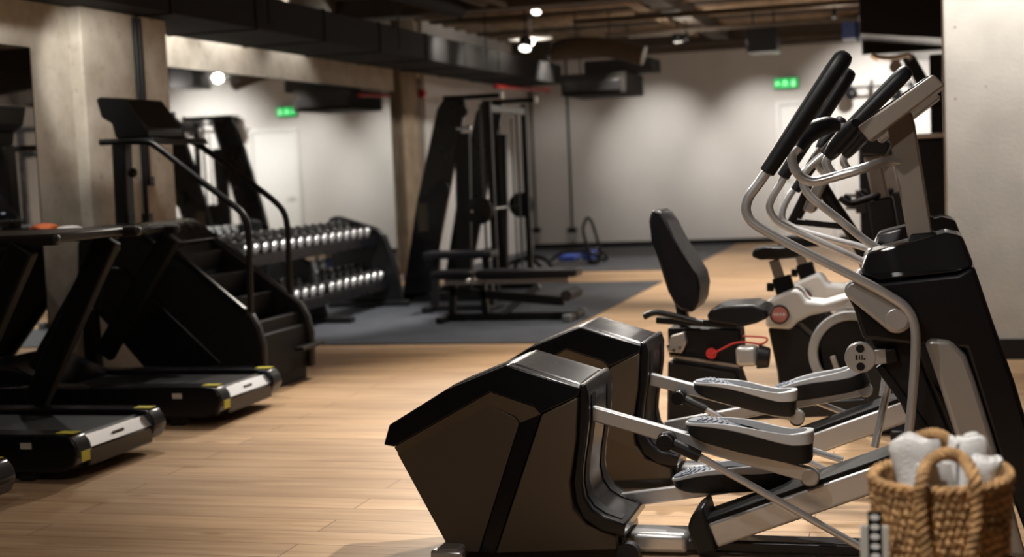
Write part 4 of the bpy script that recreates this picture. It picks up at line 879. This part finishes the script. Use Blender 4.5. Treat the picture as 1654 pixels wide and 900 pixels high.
# ------------------------------------------------------------------ stair climber
def stair():
    Y0, Y1 = 8.45, 9.28; P = lambda l, y=Y0: [at(px, py, y) for px, py in l]
    T = thing('stair_climber', (at(300, 600, Y0).x, 8.86, 0), 'black stair climber with curved handrails in front of the near column', 'stair climber')
    side = [(200, 364), (226, 374), (258, 396), (406, 508), (418, 530), (426, 560), (428, 620), (375, 620), (236, 600), (150, 500), (124, 455), (124, 392), (140, 375)]
    for y0, y1 in ((Y0, Y0+0.07), (Y1-0.07, Y1)):
        sp = P(side); obj('side_panel', MB().prism(sp, y0, y1), M['satin'], T, 0.018, 3)
    pan = P([(176, 432), (196, 430), (362, 588), (340, 596), (240, 594), (160, 505)])
    obj('lower_panel', MB().prism(pan, Y0-0.02, Y0+0.03), M['gloss'], T, 0.012, 3)
    tr = P([(240, 376), (250, 374), (404, 505), (398, 513)])
    obj('edge_trim', MB().prism(tr, Y0-0.018, Y0+0.02), M['gloss'], T, 0.006)
    bx = P([(200, 370), (226, 382), (254, 402), (290, 470), (380, 590), (240, 590), (150, 490), (130, 400)])
    obj('drive_housing', MB().prism(bx, Y0+0.06, Y1-0.06), M['matte'], T, 0.01)
    tp = P([(135, 368), (196, 362), (214, 363), (232, 374), (258, 396), (252, 402), (226, 384), (135, 384)])
    obj('top_shroud', MB().prism(tp, Y0-0.01, Y1+0.01), M['gloss'], T, 0.012)
    xs = [(262, 414), (305, 450), (348, 486), (390, 524)]
    for px, py in xs:
        a = at(px, py, Y0); obj('step', MB().bb((a.x, Y0+0.07, a.z-0.16), (a.x+0.06, Y1-0.07, a.z)), M['matte'], T, 0.012)
    a = at(380, 552, Y0); b = at(419, 606, Y0)
    obj('entry_step', MB().bb((a.x, Y0+0.07, 0.08), (b.x, Y1-0.07, a.z+0.03)), M['matte'], T, 0.015)
    obj('entry_plate', MB().bb((b.x+0.03, Y1-0.35, at(510, 553, Y1).z-0.015), (at(524, 553, Y1).x, Y1, at(510, 553, Y1).z+0.01)), M['dark'], T, 0.004)
    for px in (160, 395): obj('foot', MB().bb((at(px, 600, Y0).x, Y0+0.02, 0), (at(px, 600, Y0).x+0.07, Y1-0.02, 0.09)), M['rubber'], T, 0.006)
    obj('rear_leg', MB().bar(at(146, 500, Y0), V((at(146, 500, Y0).x, Y0, 0.0)), 0.08, 0.09), M['dark'], T, 0.006)
    obj('rear_base', MB().bb((at(150, 600, Y0).x, Y0, 0), (at(380, 600, Y0).x, Y1, 0.08)), M['matte'], T, 0.01)
    # console post
    ym = (Y0+Y1)/2
    obj('console_post', MB().bar(at(196, 225, ym), at(203, 365, ym), 0.12, 0.10), M['dark'], T, 0.02, 3)
    obj('post_knob', MB().sphere(at(214, 279, ym-0.05), 0.035), M['dark'], T)
    cs = P([(154, 160), (162, 157), (204, 159), (238, 208), (238, 222), (186, 224), (180, 200), (163, 190)], ym-0.24)
    co = obj('console', MB().prism(cs, ym-0.24, ym+0.24), M['satin'], T, 0.012)
    sc = P([(200, 166), (232, 212)], ym-0.2); ax = (sc[1]-sc[0]).normalized(); n = V((-ax.z, 0, ax.x)); n = n if n.x > 0 else -n
    L = [[V((p.x, yy, p.z))+n*h for p, h in ((sc[0], 0.0), (sc[1], 0.0), (sc[1], 0.012), (sc[0], 0.012))] for yy in (ym-0.2, ym+0.2)]
    obj('display', MB().loft(L), M['screen'], co)
    obj('console_shelf', MB().prism(P([(160, 227), (240, 222), (245, 232), (162, 233)], Y0), Y0+0.04, Y1-0.04), M['satin'], T, 0.008)
    # handrails
    pn = [(162, 230), (200, 229), (238, 230), (262, 244), (320, 289), (372, 328), (393, 348), (401, 372), (403, 420), (404, 470), (405, 516)]
    obj('handrail', MB().tube([at(x, y, Y0+0.03) for x, y in pn], 0.021, 12, smooth=5), M['dark'], T)
    pf = [(238, 230), (290, 227), (316, 232), (350, 255), (400, 292), (442, 324), (459, 345), (465, 375), (467, 430), (470, 500), (472, 556)]
    obj('handrail', MB().tube([at(x, y, Y1-0.03) for x, y in pf], 0.021, 12, smooth=5), M['dark'], T)
stair()
# ------------------------------------------------------------------ dumbbell rack
RY0, RY1 = 11.0, 14.25
def rack():
    T = thing('dumbbell_rack', (-5.75, 12.6, 0.012), 'black two-tier dumbbell rack standing in front of the long mirror', 'rack')
    for z, x in ((0.76, -5.72), (0.30, -5.62)):
        rot = Matrix.Rotation(math.radians(16), 3, 'Y')
        obj('shelf', MB().box((x, (RY0+RY1)/2, z), (0.40, RY1-RY0-0.12, 0.03), rot), M['dark'], T, 0.006)
        obj('shelf_lip', MB().box((x+0.205, (RY0+RY1)/2, z-0.055), (0.03, RY1-RY0-0.12, 0.10)), M['gloss'], T, 0.006)
    for y in (RY0, RY1-0.07, (RY0+RY1)/2):
        pr = [V((-6.05, 0, 0.07)), V((-6.05, 0, 0.95)), V((-5.95, 0, 0.98)), V((-5.52, 0, 0.84)), V((-5.42, 0, 0.76)), V((-5.30, 0, 0.38)), V((-5.26, 0, 0.07))]
        if y == (RY0+RY1)/2: pr = [V((-6.05, 0, 0.07)), V((-6.05, 0, 0.8)), V((-5.6, 0, 0.6)), V((-5.45, 0, 0.07))]
        obj('side_frame', MB().prism(pr, y, y+0.07), M['dark'], T, 0.02, 3)
        obj('foot', MB().bb((-6.1, y-0.02, 0.012), (-5.2, y+0.09, 0.07)), M['dark'], T, 0.01)
    obj('rear_beam', MB().bb((-6.08, RY0, 0.3), (-6.03, RY1, 0.38)), M['dark'], T, 0.006)
rack()
def dumbbell(c):
    T = thing('dumbbell', c, 'black dumbbell with shining chrome ends lying on the upper tier of the rack', 'dumbbell', 'dumbbells on the upper rack tier')
    c = V(c)+V((0, 0, 0.058))
    obj('handle', MB().tube([c+V((-0.07, 0, 0)), c+V((0, 0, 0)), c+V((0.07, 0, 0))], [0.013, 0.016, 0.013], 12), M['chrome'], T)
    for s in (-1, 1):
        hd = obj('head', MB().cyl(c+V((s*0.07, 0, 0)), c+V((s*0.155, 0, 0)), 0.058, seg=24), M['satin'], T, 0.008)
        obj('end_cap', MB().tube([c+V((s*0.154, 0, 0)), c+V((s*0.166, 0, 0)), c+V((s*0.172, 0, 0))], [0.052, 0.048, 0.02], 20), M['capm'], hd)
    return T
TILT = math.radians(16)
proto = dumbbell((-5.72, 11.3, 0.782))
first = True
for tier, (z, x) in enumerate(((0.786, -5.715), (0.326, -5.615))):
    for k in range(16):
        y = RY0+0.22+k*0.186+(0.06 if tier and k >= 8 else 0)
        o = proto if first else copy_tree(proto); first = False
        o.location = (x, y, z); o.rotation_euler = (0, TILT, 0)
        if tier: o['label'] = 'black dumbbell with shining chrome ends lying on the lower tier of the rack'; o['group'] = 'dumbbells on the lower rack tier'
# ------------------------------------------------------------------ smith machine
def smith():
    T = thing('smith_machine', (-4.9, 15.3, 0.012), 'tall black smith machine with slanted side panels at the far end of the mat', 'smith machine')
    YA, YZ = 14.6, 16.0
    base = [(648, 490), (672, 330), (705, 176), (716, 160), (750, 157), (750, 176), (722, 320), (692, 480)]
    dxs = 0
    for yy, nm in ((YA, 'near'), (YZ, 'far')):
        pr = [at(x, y, YA) for x, y in base]
        for p in pr: p.z = max(p.z, 0.02)
        obj('slanted_panel', MB().prism(pr, yy, yy+0.10), M['gloss'], T, 0.02, 3)
        pp = at(786, 162, YA); pq = at(786, 470, YA)
        obj('guide_post', MB().bb((pp.x-0.03, yy+0.02, 0.03), (pp.x+0.03, yy+0.08, pp.z)), M['dark'], T, 0.006)
        obj('guide_rod', MB().cyl((pp.x-0.09, yy+0.05, 0.1), (pp.x-0.09, yy+0.05, pp.z-0.03), 0.014, seg=10), M['greym'], T)
        a = at(714, 159, YA); b = at(806, 156, YA)
        tb = obj('top_beam', MB().bar((a.x, yy+0.05, a.z), (b.x, yy+0.05, a.z), 0.06, 0.05), M['dark'], T, 0.006)
        obj('beam_cap', MB().bb((b.x, yy+0.015, a.z-0.035), (b.x+0.03, yy+0.085, a.z+0.035)), M['white'], tb, 0.004)
        obj('base_beam', MB().bb((at(650, 485, YA).x, yy, 0.012), (pp.x+0.1, yy+0.1, 0.11)), M['dark'], T, 0.012)
        obj('back_brace', MB().bar((at(745, 215, YA).x, yy+0.05, at(745, 215, YA).z), (pp.x-0.35, yy+0.05, 0.1), 0.07, 0.16), M['dark'], T, 0.01)
    pp = at(786, 172, YA)
    obj('cross_beam', MB().bb((pp.x-0.03, YA+0.08, pp.z-0.06), (pp.x+0.03, YZ-0.005, pp.z+0.02)), M['greym'], T, 0.006)
    obj('lower_cross_beam', MB().bb((pp.x-0.45, YA, 0.42), (pp.x-0.35, YZ, 0.50)), M['dark'], T, 0.006)
    obj('rear_cross_beam', MB().bb((at(655, 470, YA).x, YA, 0.012), (at(655, 470, YA).x+0.09, YZ, 0.09)), M['dark'], T, 0.006)
    c = at(776, 340, YA-0.05); c2 = V((c.x, YZ+0.2, c.z))
    obj('barbell', MB().cyl((c.x, YA-0.35, c.z), (c.x, YZ+0.45, c.z), 0.014, seg=12), M['chrome'], T)
    for y in (YA-0.12, YZ+0.13):
        for k in range(2): 
            wp = obj('weight_plate', MB().tube([V((c.x, y+k*0.045, c.z)), V((c.x, y+k*0.045+0.008, c.z)), V((c.x, y+k*0.045+0.03, c.z)), V((c.x, y+k*0.045+0.038, c.z))], [0.13, 0.145, 0.145, 0.13], 32), M['satin'], T)
    # pivot discs on the panels, storage plates
    for px, py, r, nm in ((712, 305, 0.085, 'pivot_disc'), (745, 180, 0.06, 'pulley')):
        p = at(px, py, YA-0.06); obj(nm, MB().cyl(p+V((0, 0, 0)), p+V((0, 0.07, 0)), r), M['satin'], T, 0.006)
    p = at(752, 207, YA); obj('hook', MB().cyl(p+V((-0.1, 0, 0)), p+V((0.06, 0, 0)), 0.02, seg=10), M['chrome'], T)
    obj('cable', MB().cyl((pp.x-0.25, YZ-0.1, 0.3), (pp.x-0.25, YZ-0.1, pp.z-0.1), 0.008, seg=8), M['cord'], T)
    obj('cable', MB().cyl((pp.x-0.05, YZ-0.3, 0.3), (pp.x-0.05, YZ-0.3, pp.z-0.1), 0.008, seg=8), M['cord'], T)
    p = at(684, 350, YA); obj('logo_plate', MB().bb((p.x-0.06, YA-0.012, p.z-0.16), (p.x+0.05, YA+0.002, p.z+0.14)), M['panel'], T, 0.004)
smith()
# ------------------------------------------------------------------ benches
def bench(Y, px0, px1, py, label, low=True):
    T = thing('weight_bench', (at((px0+px1)/2, py, Y).x, Y, 0.012), label, 'bench')
    a, b = at(px0, py, Y), at(px1, py, Y); z = (a.z+b.z)/2
    sp = a.x+(b.x-a.x)*0.30
    obj('seat_pad', MB().bb((a.x, Y-0.14, z-0.04), (sp-0.02, Y+0.14, z+0.035)), M['vinyl'], T, 0.02, 3)
    obj('back_pad', MB().bb((sp+0.02, Y-0.14, z-0.04), (b.x, Y+0.14, z+0.035)), M['vinyl'], T, 0.02, 3)
    obj('pad_frame', MB().bar((a.x+0.1, Y, z-0.075), (b.x-0.1, Y, z-0.075), 0.06, 0.05), M['silver'], T, 0.006)
    obj('main_beam', MB().bar((a.x+0.15, Y, z-0.16), (b.x-0.15, Y, z-0.27), 0.08, 0.08), M['dark'], T, 0.008)
    obj('leg', MB().bar((a.x+0.18, Y, z-0.10), (a.x+0.15, Y, 0.05), 0.08, 0.06), M['dark'], T, 0.006)
    obj('leg', MB().bar((sp+0.05, Y, z-0.1), (sp+0.07, Y, 0.05), 0.08, 0.06), M['dark'], T, 0.006)
    obj('brace', MB().bar((b.x-0.38, Y, z-0.12), (sp+0.22, Y, 0.06), 0.07, 0.06), M['greym'], T, 0.006)
    obj('floor_beam', MB().bb((a.x+0.08, Y-0.035, 0.012), (b.x-0.02, Y+0.035, 0.08)), M['dark'], T, 0.008)
    obj('foot_bar', MB().bb((a.x+0.08, Y-0.28, 0.012), (a.x+0.15, Y+0.28, 0.07)), M['dark'], T, 0.008)
    obj('foot_bar', MB().bb((b.x-0.1, Y-0.28, 0.012), (b.x-0.03, Y+0.28, 0.07)), M['dark'], T, 0.008)
    for yy in (-0.3, 0.26): obj('foot_cap', MB().bb((b.x-0.105, Y+yy, 0.013), (b.x-0.025, Y+yy+0.05, 0.085)), M['greym'], T, 0.012)
    obj('foam_roller', MB().cyl((b.x-0.08, Y-0.22, z-0.20), (b.x-0.08, Y+0.22, z-0.20), 0.05, seg=20), M['rubber'], T)
    obj('adjuster', MB().cyl((sp-0.05, Y-0.06, z-0.06), (sp-0.05, Y-0.12, z-0.06), 0.02, seg=12).sphere((sp-0.05, Y-0.13, z-0.06), 0.028), M['chrome'], T)
bench(12.7, 702, 936, 441, 'long black padded weight bench on the rubber mat nearest the camera')
def decline():
    Y = 13.6; T = thing('decline_bench', (at(745, 420, Y).x, Y, 0.012), 'black decline bench between the long bench and the smith machine', 'bench')
    a, b = at(690, 412, Y), at(800, 410, Y)
    obj('pad', MB().bar(a, b, 0.3, 0.07), M['vinyl'], T, 0.02, 3)
    obj('leg', MB().bar((a.x+0.1, Y, a.z-0.03), (a.x+0.05, Y, 0.03), 0.07, 0.07), M['dark'], T, 0.006)
    obj('leg', MB().bar((b.x-0.1, Y, b.z-0.03), (b.x-0.05, Y, 0.03), 0.07, 0.07), M['dark'], T, 0.006)
    obj('floor_beam', MB().bb((a.x, Y-0.03, 0.012), (b.x, Y+0.03, 0.07)), M['dark'], T, 0.006)
    obj('foot_bar', MB().bb((a.x, Y-0.25, 0.012), (a.x+0.07, Y+0.25, 0.07)), M['dark'], T, 0.006)
    obj('foot_bar', MB().bb((b.x-0.07, Y-0.25, 0.012), (b.x, Y+0.25, 0.07)), M['dark'], T, 0.006)
decline()
# low hoop frame
Y = 17.2; hp = [(815, 448), (817, 430), (828, 420), (850, 416), (868, 422), (877, 436), (878, 448)]
hpts = [at(x, y, Y) for x, y in hp]; z0 = min(p.z for p in hpts)
tt = thing('push_up_frame', (hpts[3].x, Y, 0.0), 'low black arched tube frame behind the bench', 'frame')
for dy_ in (0, 0.45): obj('hoop', MB().tube([V((p.x, p.y+dy_, p.z-z0+0.02)) for p in hpts], 0.03, 10, smooth=4), M['dark'], tt)
obj('cross_tube', MB().cyl((hpts[0].x, Y, 0.03), (hpts[0].x, Y+0.45, 0.03), 0.02, seg=10), M['dark'], tt)
# abdominal trainer with blue pads and a tall loop
def ab():
    Y = 19.6; T = thing('sit_up_trainer', (at(930, 425, Y).x, Y, 0.012), 'black and blue sit-up trainer with a tall loop handle on the far mat', 'fitness equipment')
    def P(l, o=0.0):
        q = [at(x, y, Y) for x, y in l]
        return [V((p.x, Y+o, max(p.z, 0.045))) for p in q]
    for o in (0,):
        obj('loop_handle', MB().tube(P([(944, 360), (942, 375), (950, 402), (956, 424), (966, 422), (970, 405), (964, 385), (957, 362), (950, 352)]), 0.022, 10, smooth=5, closed=True), M['dark'], T)
    for o in (0, 0.5):
        obj('base_rocker', MB().tube(P([(886, 432), (893, 418), (905, 410), (930, 406), (955, 408), (968, 418), (964, 430), (950, 436)], o), 0.024, 10, smooth=5), M['dark'], T)
    a, b = at(900, 416, Y), at(926, 417, Y)
    obj('pad', MB().bb((a.x, Y+0.05, b.z-0.05), (b.x, Y+0.45, a.z+0.02)), M['blue'], T, 0.02, 3)
    a, b = at(938, 410, Y), at(954, 418, Y)
    obj('pad', MB().bb((a.x, Y+0.05, b.z-0.03), (b.x, Y+0.45, a.z+0.02)), M['blue'], T, 0.02, 3)
    a, b = at(886, 430, Y), at(960, 431, Y)
    for yy in (0, 0.44): obj('base_rail', MB().bb((a.x, Y+yy, 0.013), (b.x, Y+yy+0.06, 0.06)), M['silver'], T, 0.01)
ab()
